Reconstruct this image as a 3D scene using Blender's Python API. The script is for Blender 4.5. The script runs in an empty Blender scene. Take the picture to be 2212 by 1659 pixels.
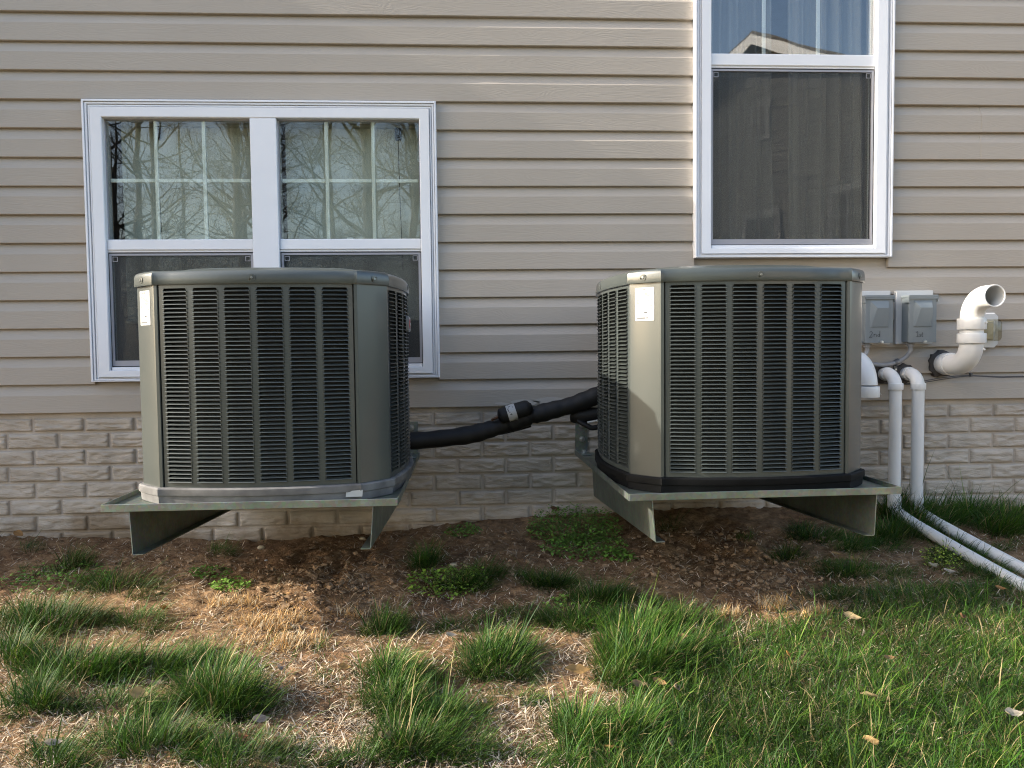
import bpy, math, random
import numpy as np
from mathutils import Vector, Matrix

R = math.radians
random.seed(7); rng = np.random.default_rng(7)
scene = bpy.context.scene
col = scene.collection

# ------------------------------------------------------------------ camera
H = 0.76                       # eye height above the soil at the wall
CAM = np.array([0.0, -3.2178, H])
YAW, PITCH, ROLL = R(3.195), R(2.75), R(-0.628)
FPX, CX, CY = 1662.0, 1106.0, 829.5      # focal length in units of a 2212 px wide picture
fw = np.array([math.sin(YAW)*math.cos(PITCH), math.cos(YAW)*math.cos(PITCH), -math.sin(PITCH)])
rt = np.array([math.cos(YAW), -math.sin(YAW), 0.0]); up = np.cross(rt, fw)
rt, up = math.cos(ROLL)*rt+math.sin(ROLL)*up, -math.sin(ROLL)*rt+math.cos(ROLL)*up
cam = bpy.data.objects.new('camera', bpy.data.cameras.new('camera')); col.objects.link(cam)
cam.matrix_world = Matrix(((rt[0], up[0], -fw[0], CAM[0]), (rt[1], up[1], -fw[1], CAM[1]),
                           (rt[2], up[2], -fw[2], CAM[2]), (0, 0, 0, 1)))
cam.data.sensor_width = 36; cam.data.sensor_fit = 'HORIZONTAL'; cam.data.lens = 36*FPX/2212
cam.data.clip_start = .05; cam.data.clip_end = 2000
scene.camera = cam

# ------------------------------------------------------------------ sky, sun, exposure
SUN_EL, SUN_AZ = R(25.8), R(1.2)         # azimuth: degrees in front of the wall plane, sun on the left
SUN_DIR = Vector((-math.cos(SUN_EL)*math.cos(SUN_AZ), -math.cos(SUN_EL)*math.sin(SUN_AZ), math.sin(SUN_EL)))
world = bpy.data.worlds.new('World'); scene.world = world; world.use_nodes = True
wn = world.node_tree; bg = wn.nodes['Background']
sky = wn.nodes.new('ShaderNodeTexSky'); sky.sky_type = 'NISHITA'; sky.sun_disc = False
sky.sun_elevation = SUN_EL; sky.sun_rotation = R(-90) - SUN_AZ
sky.air_density = 1.0; sky.dust_density = 3.0; sky.ozone_density = 1.0
wn.links.new(sky.outputs[0], bg.inputs[0]); bg.inputs[1].default_value = .15
sl = bpy.data.lights.new('sun', 'SUN'); sl.energy = 3.5; sl.angle = R(.6); sl.color = (1, .93, .82)
sun = bpy.data.objects.new('sun', sl); col.objects.link(sun)
sun.rotation_euler = SUN_DIR.to_track_quat('Z', 'Y').to_euler(); sun.location = (-6, -1, 6)
vs = scene.view_settings
vs.view_transform = 'Standard'; vs.look = 'None'; vs.gamma = 1; vs.use_curve_mapping = False
vs.exposure = 1.7
scene.render.engine = 'CYCLES'
scene.cycles.max_bounces = 4; scene.cycles.diffuse_bounces = 2; scene.cycles.glossy_bounces = 3; scene.cycles.transparent_max_bounces = 12
scene.cycles.use_denoising = True; scene.cycles.denoising_prefilter = 'NONE'; scene.cycles.filter_width = 1.1

# ------------------------------------------------------------------ helpers
def ray(px, py):
    return fw+(px-CX)/FPX*rt-(py-CY)/FPX*up
def at(px, py, Y=0.0):                    # the point on the plane y = Y seen at a place in the picture
    d = ray(px, py); t = (Y-CAM[1])/d[1]; p = CAM+d*t
    return Vector((p[0], Y, p[2]))

class MB:
    def __init__(s): s.v = []; s.f = []
    def add(s, vs_, fs):
        n = len(s.v); s.v += [tuple(p) for p in vs_]; s.f += [tuple(i+n for i in q) for q in fs]
    def box(s, x0, x1, y0, y1, z0, z1, b=0.0):
        if b <= 0:
            s.add([(x0,y0,z0),(x1,y0,z0),(x1,y1,z0),(x0,y1,z0),(x0,y0,z1),(x1,y0,z1),(x1,y1,z1),(x0,y1,z1)],
                  [(0,3,2,1),(4,5,6,7),(0,1,5,4),(1,2,6,5),(2,3,7,6),(3,0,4,7)]); return s
        def ring(z, i): return [(x0+i,y0,z),(x1-i,y0,z),(x1,y0+i,z),(x1,y1-i,z),(x1-i,y1,z),(x0+i,y1,z),(x0,y1-i,z),(x0,y0+i,z)]
        def ring2(z): return [(x0+b,y0+b,z),(x1-b,y0+b,z),(x1-b,y0+b,z),(x1-b,y1-b,z),(x1-b,y1-b,z),(x0+b,y1-b,z),(x0+b,y1-b,z),(x0+b,y0+b,z)]
        s.loft([ring2(z0), ring(z0+b, b), ring(z1-b, b), ring2(z1)], True, True, True); return s
    def loft(s, rings, closed=True, cap0=False, cap1=False):
        n = len(rings[0]); vs_ = [p for r in rings for p in r]; fs = []
        for k in range(len(rings)-1):
            for i in range(n if closed else n-1):
                j = (i+1) % n
                fs.append((k*n+i, k*n+j, (k+1)*n+j, (k+1)*n+i))
        if cap0: fs.append(tuple(reversed(range(n))))
        if cap1: fs.append(tuple(range((len(rings)-1)*n, len(rings)*n)))
        s.add(vs_, fs); return s
    def tube(s, path, rad, n=12, caps=True):
        path = [Vector(p) for p in path]; m = len(path)
        rad = [rad]*m if not hasattr(rad, '__len__') else rad
        t0 = (path[1]-path[0]).normalized()
        a = t0.orthogonal().normalized(); rings = []
        for i, p in enumerate(path):
            t = (path[min(i+1, m-1)]-path[max(i-1, 0)]).normalized()
            a = (a-t*a.dot(t)).normalized(); b = t.cross(a)
            rings.append([p+(a*math.cos(2*math.pi*k/n)+b*math.sin(2*math.pi*k/n))*rad[i] for k in range(n)])
        s.loft(rings, True, caps, caps); return s
    def disc(s, c, nrm, r, n=12, h=0.0):   # short cylinder along nrm
        c = Vector(c); nrm = Vector(nrm).normalized(); s.tube([c, c+nrm*max(h, 1e-4)], r, n); return s
    def build(s, name, m, parent=None, smooth=35, loc=None):
        me = bpy.data.meshes.new(name); me.from_pydata(s.v, [], s.f); me.update()
        import bmesh
        bm = bmesh.new(); bm.from_mesh(me); bmesh.ops.remove_doubles(bm, verts=bm.verts, dist=1e-6)
        bmesh.ops.recalc_face_normals(bm, faces=bm.faces); bm.to_mesh(me); bm.free()
        return link(name, me, m, parent, smooth, loc)
def link(name, me, m, parent=None, smooth=35, loc=None):
    if m is not None and not me.materials: me.materials.append(m)
    if smooth:
        me.polygons.foreach_set('use_smooth', [True]*len(me.polygons)); me.set_sharp_from_angle(angle=R(smooth))
    o = bpy.data.objects.new(name, me); col.objects.link(o)
    if parent is not None: o.parent = parent
    if loc is not None: o.location = loc
    return o
def empty(name, loc=(0, 0, 0)):
    o = bpy.data.objects.new(name, None); o.location = loc; o.empty_display_size = .1; col.objects.link(o); return o
def tag(o, label=None, cat=None, group=None, kind=None):
    for k, v in (('label', label), ('category', cat), ('group', group), ('kind', kind)):
        if v: o[k] = v
    return o
kids = {}
def copy_tree(o, parent=None):
    c = o.copy(); col.objects.link(c)
    if parent is not None: c.parent = parent
    for ch in list(o.children): copy_tree(ch, c)
    return c
def arc(c, r, a0, a1, n, ax, ay):          # points on an arc in the plane of ax, ay
    c = Vector(c); ax = Vector(ax); ay = Vector(ay)
    return [c+ax*(r*math.cos(R(a0+(a1-a0)*i/n)))+ay*(r*math.sin(R(a0+(a1-a0)*i/n))) for i in range(n+1)]
def spline(pts, n=8):
    pts = [Vector(p) for p in pts]; P = [pts[0]]+pts+[pts[-1]]; out = []
    for i in range(1, len(P)-2):
        for k in range(n):
            t = k/n; a, b, c, d = P[i-1:i+3]
            out.append(.5*((2*b)+(c-a)*t+(2*a-5*b+4*c-d)*t*t+(3*b-a-3*c+d)*t**3))
    out.append(pts[-1]); return out

# numpy value noise for the terrain and scatter
_perm = np.random.default_rng(3).random((256, 256))
def vnoise(x, y):
    x = np.asarray(x, float); y = np.asarray(y, float)
    xi = np.floor(x).astype(int); yi = np.floor(y).astype(int); u = x-xi; v = y-yi
    u = u*u*(3-2*u); v = v*v*(3-2*v); g = lambda a, b: _perm[a % 256, b % 256]
    return (g(xi, yi)*(1-u)+g(xi+1, yi)*u)*(1-v)+(g(xi, yi+1)*(1-u)+g(xi+1, yi+1)*u)*v
def fbm(x, y, o=4):
    s = 0; a = .5
    for k in range(o): s = s+a*vnoise(x*2**k+17.3*k, y*2**k+5.1*k); a *= .5
    return s
_gx = np.array([-60, -3, -1.92, -1.37, -.88, -.42, .06, .36, .96, 1.98, 2.43, 3.5, 60])
_gz = np.array([0, .02, .009, -.014, -.035, -.018, .030, .042, .060, .050, .034, .03, 0])
def gz(x, y):
    x = np.asarray(x, float); y = np.asarray(y, float)
    near = np.clip(1-(-y-4)/4, 0, 1)
    z = np.interp(x, _gx, _gz)*np.exp(np.minimum(y, 0)/.35)*near
    z = z+.08*np.maximum(np.minimum(y, 0), -2.6)+.02*np.minimum(y+2.6, 0)*(y > -30)+(y <= -30)*-.55
    z = z+(fbm(x*2.2, y*2.2, 3)-.45)*.05*np.clip(-y/.4, 0, 1)*near
    # dug-up spoil between and under the units
    d1 = np.exp(-(((x+.62)/.42)**2+((y+.35)/.24)**2)); d2 = np.exp(-(((x-.95)/.45)**2+((y+.42)/.26)**2))
    z = z+(d1+d2)*(fbm(x*14, y*14, 3)-.42)*.07
    return z
def on_ground(px, py):                      # vectorised: picture place -> point on the terrain
    px = np.asarray(px, float); py = np.asarray(py, float)
    d = fw[None]+((px-CX)/FPX)[..., None]*rt[None]-((py-CY)/FPX)[..., None]*up[None]
    t = (-.06-CAM[2])/d[..., 2]
    for _ in range(12):
        x = CAM[0]+d[..., 0]*t; y = CAM[1]+d[..., 1]*t
        t = .5*t+.5*(gz(x, y)-CAM[2])/d[..., 2]
    x = CAM[0]+d[..., 0]*t; y = np.minimum(CAM[1]+d[..., 1]*t, .0)
    return x, y, gz(x, y)

# ------------------------------------------------------------------ materials
def mat(name, c, rough=.5, metal=0.0, var=.08, vs_=6.0, bump=0.0, bs=60.0, spec=.5, coat=0.0, tint=None, scale=(1, 1, 1)):
    m = bpy.data.materials.new(name); m.use_nodes = True; nt = m.node_tree; n = nt.nodes; l = nt.links
    b = n['Principled BSDF']; b.inputs['Roughness'].default_value = rough; b.inputs['Metallic'].default_value = metal
    b.inputs['Specular IOR Level'].default_value = spec; b.inputs['Coat Weight'].default_value = coat
    b.inputs['Coat Roughness'].default_value = .14
    geo = n.new('ShaderNodeNewGeometry'); mp = n.new('ShaderNodeMapping'); mp.inputs['Scale'].default_value = scale
    l.new(geo.outputs['Position'], mp.inputs['Vector'])
    nz = n.new('ShaderNodeTexNoise'); nz.inputs['Scale'].default_value = vs_; nz.inputs['Detail'].default_value = 6
    l.new(mp.outputs[0], nz.inputs['Vector'])
    mx = n.new('ShaderNodeMix'); mx.data_type = 'RGBA'
    c2 = tint if tint else tuple(min(1, k*(1+var)) for k in c)
    mx.inputs[6].default_value = (*[k*(1-var) for k in c], 1); mx.inputs[7].default_value = (*c2, 1)
    cr = n.new('ShaderNodeMapRange'); cr.inputs[1].default_value = .3; cr.inputs[2].default_value = .7
    l.new(nz.outputs[0], cr.inputs[0]); l.new(cr.outputs[0], mx.inputs[0]); l.new(mx.outputs[2], b.inputs['Base Color'])
    if bump:
        nb = n.new('ShaderNodeTexNoise'); nb.inputs['Scale'].default_value = bs; nb.inputs['Detail'].default_value = 4
        l.new(mp.outputs[0], nb.inputs['Vector'])
        bp = n.new('ShaderNodeBump'); bp.inputs['Strength'].default_value = 1; bp.inputs['Distance'].default_value = bump
        l.new(nb.outputs[0], bp.inputs['Height']); l.new(bp.outputs[0], b.inputs['Normal'])
    return m
def nodes(m): return m.node_tree.nodes, m.node_tree.links, m.node_tree.nodes['Principled BSDF']
def math_node(n, op, a=None, b=None):
    q = n.new('ShaderNodeMath'); q.operation = op
    if a is not None: q.inputs[0].default_value = a
    if b is not None: q.inputs[1].default_value = b
    return q

def siding_mat():
    m = mat('siding_vinyl', (.415, .367, .310), .55, var=.05, vs_=1.2, spec=.3)
    n, l, b = nodes(m)
    geo = n.new('ShaderNodeNewGeometry'); mp = n.new('ShaderNodeMapping'); mp.inputs['Scale'].default_value = (1.6, 1, 13)
    l.new(geo.outputs['Position'], mp.inputs[0])
    nz = n.new('ShaderNodeTexNoise'); nz.inputs['Scale'].default_value = 1.5; nz.inputs['Detail'].default_value = 2.5; nz.inputs['Distortion'].default_value = .4
    l.new(mp.outputs[0], nz.inputs['Vector'])
    a = math_node(n, 'MULTIPLY', b=120.0); l.new(nz.outputs[0], a.inputs[0])
    s = math_node(n, 'SINE'); l.new(a.outputs[0], s.inputs[0])
    fine = n.new('ShaderNodeTexNoise'); fine.inputs['Scale'].default_value = 1; fine.inputs['Detail'].default_value = 3
    mp2 = n.new('ShaderNodeMapping'); mp2.inputs['Scale'].default_value = (25, 25, 420); l.new(geo.outputs['Position'], mp2.inputs[0]); l.new(mp2.outputs[0], fine.inputs['Vector'])
    ad = math_node(n, 'MULTIPLY_ADD', b=.5); l.new(s.outputs[0], ad.inputs[0]); l.new(fine.outputs[0], ad.inputs[2])
    bp = n.new('ShaderNodeBump'); bp.inputs['Strength'].default_value = .8; bp.inputs['Distance'].default_value = .0003
    l.new(ad.outputs[0], bp.inputs['Height']); l.new(bp.outputs[0], b.inputs['Normal'])
    return m
def brick_mat(name, c, ripple=True):
    m = mat(name, c, .85, var=.14, vs_=9.0, spec=.25)
    n, l, b = nodes(m)
    geo = n.new('ShaderNodeNewGeometry'); sp = n.new('ShaderNodeSeparateXYZ'); l.new(geo.outputs['Position'], sp.inputs[0])
    prev = b.inputs['Base Color'].links[0].from_socket
    # soil splashed up from below, in ragged patches
    nz = n.new('ShaderNodeTexNoise'); nz.inputs['Scale'].default_value = 14; nz.inputs['Detail'].default_value = 8; nz.inputs['Roughness'].default_value = .7
    l.new(geo.outputs['Position'], nz.inputs['Vector'])
    big = n.new('ShaderNodeTexNoise'); big.inputs['Scale'].default_value = 1.6; l.new(geo.outputs['Position'], big.inputs['Vector'])
    h = math_node(n, 'MULTIPLY_ADD', b=.45); l.new(big.outputs[0], h.inputs[0]); h.inputs[2].default_value = -.16
    d = math_node(n, 'SUBTRACT'); l.new(h.outputs[0], d.inputs[0]); l.new(sp.outputs['Z'], d.inputs[1])
    k = math_node(n, 'MULTIPLY_ADD', b=5.0); l.new(d.outputs[0], k.inputs[0]); l.new(nz.outputs[0], k.inputs[2])
    mr = n.new('ShaderNodeMapRange'); mr.inputs[1].default_value = .52; mr.inputs[2].default_value = .95; mr.inputs[4].default_value = .8
    l.new(k.outputs[0], mr.inputs[0])
    mx = n.new('ShaderNodeMix'); mx.data_type = 'RGBA'; l.new(mr.outputs[0], mx.inputs[0]); l.new(prev, mx.inputs[6])
    mx.inputs[7].default_value = (.22, .155, .09, 1); l.new(mx.outputs[2], b.inputs['Base Color'])
    mp = n.new('ShaderNodeMapping'); mp.inputs['Scale'].default_value = (28, 28, 120) if ripple else (60, 60, 60); l.new(geo.outputs['Position'], mp.inputs[0])
    rn = n.new('ShaderNodeTexNoise'); rn.inputs['Scale'].default_value = 1; rn.inputs['Detail'].default_value = 3; rn.inputs['Distortion'].default_value = .8
    l.new(mp.outputs[0], rn.inputs['Vector'])
    bp = n.new('ShaderNodeBump'); bp.inputs['Strength'].default_value = 1; bp.inputs['Distance'].default_value = .005 if ripple else .0015
    l.new(rn.outputs[0], bp.inputs['Height']); l.new(bp.outputs[0], b.inputs['Normal'])
    return m
def glass_mat(name, fac, tint, wob):
    m = bpy.data.materials.new(name); m.use_nodes = True; n = m.node_tree.nodes; l = m.node_tree.links; n.clear()
    o = n.new('ShaderNodeOutputMaterial'); mx = n.new('ShaderNodeMixShader'); tr = n.new('ShaderNodeBsdfTransparent'); g = n.new('ShaderNodeBsdfGlossy')
    tr.inputs[0].default_value = (*tint, 1); g.inputs['Roughness'].default_value = .006; g.inputs[0].default_value = (1, 1, 1, 1)
    mx.inputs[0].default_value = fac
    geo = n.new('ShaderNodeNewGeometry'); nz = n.new('ShaderNodeTexNoise'); nz.inputs['Scale'].default_value = 3.5; nz.inputs['Detail'].default_value = 1.5
    l.new(geo.outputs['Position'], nz.inputs['Vector'])
    bp = n.new('ShaderNodeBump'); bp.inputs['Distance'].default_value = wob; l.new(nz.outputs[0], bp.inputs['Height']); l.new(bp.outputs[0], g.inputs['Normal'])
    l.new(tr.outputs[0], mx.inputs[1]); l.new(g.outputs[0], mx.inputs[2]); l.new(mx.outputs[0], o.inputs[0]); return m
def screen_mat():
    m = bpy.data.materials.new('insect_screen'); m.use_nodes = True; n = m.node_tree.nodes; l = m.node_tree.links
    b = n['Principled BSDF']; b.inputs['Base Color'].default_value = (.07, .075, .075, 1); b.inputs['Roughness'].default_value = .6
    tr = n.new('ShaderNodeBsdfTransparent'); mx = n.new('ShaderNodeMixShader'); mx.inputs[0].default_value = .34
    l.new(tr.outputs[0], mx.inputs[1]); l.new(b.outputs[0], mx.inputs[2]); l.new(mx.outputs[0], n['Material Output'].inputs[0]); return m
def attr_mat(name, rough=.5, trans=.0, spec=.4):
    m = bpy.data.materials.new(name); m.use_nodes = True; n = m.node_tree.nodes; l = m.node_tree.links; b = n['Principled BSDF']
    a = n.new('ShaderNodeAttribute'); a.attribute_name = 'tint'; l.new(a.outputs[0], b.inputs['Base Color'])
    b.inputs['Roughness'].default_value = rough; b.inputs['Specular IOR Level'].default_value = spec
    if trans:
        t = n.new('ShaderNodeBsdfTranslucent'); l.new(a.outputs[0], t.inputs[0]); mx = n.new('ShaderNodeMixShader'); mx.inputs[0].default_value = trans
        l.new(b.outputs[0], mx.inputs[1]); l.new(t.outputs[0], mx.inputs[2]); l.new(mx.outputs[0], n['Material Output'].inputs[0])
    return m
def ground_mat():
    m = bpy.data.materials.new('soil'); m.use_nodes = True; n, l, b = nodes(m)
    geo = n.new('ShaderNodeNewGeometry')
    def nz(s, d=6, r=.6):
        q = n.new('ShaderNodeTexNoise'); q.inputs['Scale'].default_value = s; q.inputs['Detail'].default_value = d; q.inputs['Roughness'].default_value = r
        l.new(geo.outputs['Position'], q.inputs['Vector']); return q
    a, c, f = nz(3.5), nz(28, 8, .7), nz(110, 4)
    r1 = n.new('ShaderNodeValToRGB'); l.new(a.outputs[0], r1.inputs[0])
    e = r1.color_ramp.elements; e[0].position = .3; e[0].color = (.19, .108, .057, 1); e[1].position = .72; e[1].color = (.40, .265, .150, 1)
    mx = n.new('ShaderNodeMix'); mx.data_type = 'RGBA'; mx.blend_type = 'MULTIPLY'; mx.inputs[0].default_value = .9
    r2 = n.new('ShaderNodeValToRGB'); e = r2.color_ramp.elements; e[0].position = .36; e[0].color = (.38, .34, .30, 1); e[1].position = .75; e[1].color = (1.25, 1.2, 1.15, 1)
    l.new(c.outputs[0], r2.inputs[0]); l.new(r1.outputs[0], mx.inputs[6]); l.new(r2.outputs[0], mx.inputs[7])
    at_ = n.new('ShaderNodeAttribute'); at_.attribute_name = 'cover'
    mx2 = n.new('ShaderNodeMix'); mx2.data_type = 'RGBA'; l.new(at_.outputs['Fac'], mx2.inputs[0]); l.new(mx.outputs[2], mx2.inputs[6])
    r3 = n.new('ShaderNodeValToRGB'); e = r3.color_ramp.elements; e[0].position = .35; e[0].color = (.06, .085, .02, 1); e[1].position = .65; e[1].color = (.14, .11, .06, 1)
    l.new(a.outputs[0], r3.inputs[0]); l.new(r3.outputs[0], mx2.inputs[7]); l.new(mx2.outputs[2], b.inputs['Base Color'])
    b.inputs['Roughness'].default_value = .95; b.inputs['Specular IOR Level'].default_value = .15
    ad = math_node(n, 'MULTIPLY_ADD', b=.35); l.new(f.outputs[0], ad.inputs[0]); l.new(c.outputs[0], ad.inputs[2])
    bp = n.new('ShaderNodeBump'); bp.inputs['Distance'].default_value = .02; l.new(ad.outputs[0], bp.inputs['Height']); l.new(bp.outputs[0], b.inputs['Normal'])
    return m
def galv_mat():
    m = mat('galvanised_steel', (.27, .305, .265), .38, .88, var=.2, vs_=12)
    n, l, b = nodes(m)
    geo = n.new('ShaderNodeNewGeometry'); vo = n.new('ShaderNodeTexVoronoi'); vo.inputs['Scale'].default_value = 110; l.new(geo.outputs['Position'], vo.inputs['Vector'])
    prev = b.inputs['Base Color'].links[0].from_socket
    mx = n.new('ShaderNodeMix'); mx.data_type = 'RGBA'; mx.blend_type = 'MULTIPLY'; mx.inputs[0].default_value = .22
    l.new(prev, mx.inputs[6]); l.new(vo.outputs['Color'], mx.inputs[7]); l.new(mx.outputs[2], b.inputs['Base Color'])
    nz = n.new('ShaderNodeTexNoise'); nz.inputs['Scale'].default_value = 25; nz.inputs['Detail'].default_value = 5; l.new(geo.outputs['Position'], nz.inputs['Vector'])
    mr = n.new('ShaderNodeMapRange'); mr.inputs[3].default_value = .32; mr.inputs[4].default_value = .62; l.new(nz.outputs[0], mr.inputs[0]); l.new(mr.outputs[0], b.inputs['Roughness'])
    return m
M = dict(
    siding=siding_mat(), brick=brick_mat('imprinted_brick', (.47, .405, .33)), mortar=brick_mat('foundation_concrete', (.46, .395, .325), False),
    trim=mat('white_vinyl', (.80, .81, .84), .35, var=.02, vs_=5), muntin=mat('grille_bar', (.74, .78, .76), .4, var=.03),
    glass=glass_mat('window_glass', .06, (.90, .92, .89), .0007), glass3=glass_mat('window_glass_tall', .10, (.86, .88, .88), .0007), glass2=glass_mat('window_glass_low', .055, (.90, .92, .89), .0008),
    screen=screen_mat(), scrframe=mat('screen_frame', (.34, .34, .37), .5, .2, var=.03), gap_shade=mat('gap_shade', (.015, .015, .016), .6),
    room=mat('room_wall', (.30, .29, .27), .9, var=.1), blind=mat('blind_fabric', (.50, .51, .46), .8, var=.03, vs_=4), curtain=mat('curtain_fabric', (.27, .27, .255), .85, var=.1, vs_=30, scale=(1, 1, .05)),
    paint=mat('grey_green_paint', (.052, .060, .0545), .36, var=.13, vs_=3, bump=.00006, bs=200, coat=.5),
    coil=mat('condenser_coil', (.012, .012, .012), .6, .2), basegrey=mat('dusty_base', (.09, .088, .085), .8, var=.25, vs_=16, tint=(.17, .165, .16)),
    baseblack=mat('black_base', (.006, .0062, .0065), .6, spec=.12, var=.3, vs_=15), galv=galv_mat(), bolt=mat('zinc_bolt', (.55, .56, .56), .3, .9),
    foam=mat('black_foam', (.007, .007, .0075), .6, spec=.35, var=.2, vs_=14, bump=.0012, bs=18), pvc=mat('white_pvc', (.74, .725, .69), .32, var=.04, vs_=7, bump=.0001, bs=200),
    pvcin=mat('pvc_primer', (.62, .57, .46), .5, var=.15, vs_=40), seal=mat('dark_sealant', (.06, .052, .047), .8, var=.3, bump=.002, bs=60), boxgrey=mat('grey_enamel', (.17, .195, .205), .45, var=.05),
    conduit=mat('grey_conduit', (.26, .26, .26), .5, var=.08), board=mat('white_board', (.56, .56, .55), .5, var=.05), ink=mat('ink', (.012, .012, .014), .6), wire=mat('grey_wire', (.10, .10, .10), .5),
    label=mat('label_paper', (.42, .42, .41), .45, var=.03), greyprint=mat('grey_print', (.10, .10, .10), .6), badge=mat('badge_grey', (.20, .20, .20), .3, .3), red=mat('badge_red', (.45, .03, .03), .4),
    clear=glass_mat('bubble_cover', .04, (.78, .76, .68), .0005), bark=mat('bark', (.045, .038, .032), .9, var=.35, vs_=9, bump=.02, bs=20, scale=(1, 1, .25)),
    darkbolt=mat('dull_screw', (.22, .23, .22), .35, .8), greytrim=mat('neighbour_trim', (.42, .42, .42), .6), house2=mat('neighbour_siding', (.33, .32, .29), .7, var=.05), roof2=mat('roof_shingle', (.07, .065, .06), .9, var=.3, vs_=4), darkpane=mat('dark_pane', (.02, .022, .025), .1),  # greytrim: even grey for the neighbour's fascia and window surrounds
    leaf=attr_mat('dry_leaf', .75, .15, .2), grass=attr_mat('grass_blade', .55, .2, .15), straw=attr_mat('straw', .7, .1, .3), weed=attr_mat('weed_leaf', .5, .25, .4), clod=mat('clod', (.30, .195, .11), .95, var=.3, vs_=30, bump=.003, bs=150),
    stone=mat('pale_stone', (.42, .34, .22), .7, var=.15, vs_=40), soil=ground_mat())

# ------------------------------------------------------------------ ground
def axis(lo, a, b, hi, step, n):
    near = np.arange(a, b+1e-9, step); g = np.geomspace(1, 1+abs(lo-a), n)-1; h = np.geomspace(1, 1+abs(hi-b), n)-1
    return np.unique(np.concatenate([a-g, near, b+h]))
xs = axis(-400, -2.7, 3.1, 400, .0125, 30); ys = axis(-400, -2.3, .06, 60, .0125, 30)
X, Y = np.meshgrid(xs, ys); nx, ny = len(xs), len(ys)
Z = gz(X, Y); nearm = np.clip(1-(-Y-2.3)/1.0, 0, 1)*(Y <= .1)*np.clip(1-(np.abs(X)-3)/1, 0, 1)
Z = Z+nearm*((fbm(X*30, Y*30, 3)-.45)*.026+(vnoise(X*75, Y*75)-.5)*.004)
me = bpy.data.meshes.new('ground'); me.vertices.add(nx*ny); me.vertices.foreach_set('co', np.stack([X, Y, Z], -1).astype(np.float32).ravel())
i = np.arange(nx*ny).reshape(ny, nx); q = np.stack([i[:-1, :-1], i[:-1, 1:], i[1:, 1:], i[1:, :-1]], -1).reshape(-1, 4)
def set_faces(me, q):
    k = q.shape[1]; me.loops.add(q.size); me.loops.foreach_set('vertex_index', q.ravel().astype(np.int32))
    me.polygons.add(len(q)); me.polygons.foreach_set('loop_start', (np.arange(len(q))*k).astype(np.int32)); me.update(calc_edges=True); me.validate()
set_faces(me, q)
cov = me.attributes.new('cover', 'FLOAT', 'POINT'); cov.data.foreach_set('value', np.clip((-Y-2.2)/1.5, 0, 1).astype(np.float32).ravel())
ground = link('ground', me, M['soil'], smooth=180); tag(ground, 'bare brown soil and patchy lawn sloping away from the house', None, kind='structure')

# ------------------------------------------------------------------ house
house = empty('house'); tag(house, 'tan vinyl-sided house wall above an imprinted brick foundation', 'house')
ZB = H-.2472; PITCHZ = .1143                                    # bottom edge of the lowest course
LW = dict(x0=-1.524, x1=-.120, z0=H-.123, z1=H+1.003); RW = dict(x0=.951, x1=1.803, z0=H+.365, z1=H+1.98)
def plank(x0, x1, z0, k, proud=0.0):
    prof = [(.020, -.001), (.003, -.001), (0, .0012), (.0003, .03), (.0004, .0705), (.0052, .0820), (.0102, .0940), (.0148, .1055), (.0182, .1150), (.0186, PITCHZ+.006), (.0215, PITCHZ+.006)]
    n = max(2, int((x1-x0)/.09)+1); xs_ = np.linspace(x0, x1, n); rings = []
    for x in xs_:
        w = (vnoise(x*1.6+k*9.1, k*3.7)-.5)*.0028+(vnoise(x*6+k*5, k*1.7)-.5)*.0004
        dz = (vnoise(x*1.1+k*4, 3.3*k)-.5)*.0022
        rings.append([(x, y+(w if y < .0195 else 0)-proud, z0+z+dz) for y, z in prof])
    return MB().loft(rings, True, True, True)
seam = {0: None, 1: -2.3, 2: 1.2, 3: None, 4: -1.9, 5: 2.2, 6: .06, 7: -.72, 8: 1.4, 9: -.3}
XL, XR = -4.2, 4.0
for k in range(26):
    z0 = ZB+k*PITCHZ; zc = z0+.5*PITCHZ; segs = [(XL, XR)]
    for wdw in (LW, RW):
        if z0 < wdw['z1']-.004 and z0+PITCHZ > wdw['z0']+.004:
            out = []
            for a, b in segs:
                if a < wdw['x0'] < b: out += [(a, wdw['x0']+.004), (wdw['x1']-.004, b)]
                else: out.append((a, b))
            segs = out
    # panels are two courses tall; joints follow the panel
    s = {13: .06, 12: .06, 14: -.72}.get(k, seam.get((k+1)//2 % 10, None))
    out = []
    for a, b in segs:
        if s is not None and a+.12 < s < b-.12: out += [(a, s+.01, 0.0), (s, b, .0012)]
        else: out.append((a, b, 0.0))
    if not any(z0 < w_['z1'] and z0 > w_['z0']-PITCHZ for w_ in ()): pass
    for a, b, pr in out: plank(a, b, z0, k, pr).build('siding_plank', M['siding'], house, 9)
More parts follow.
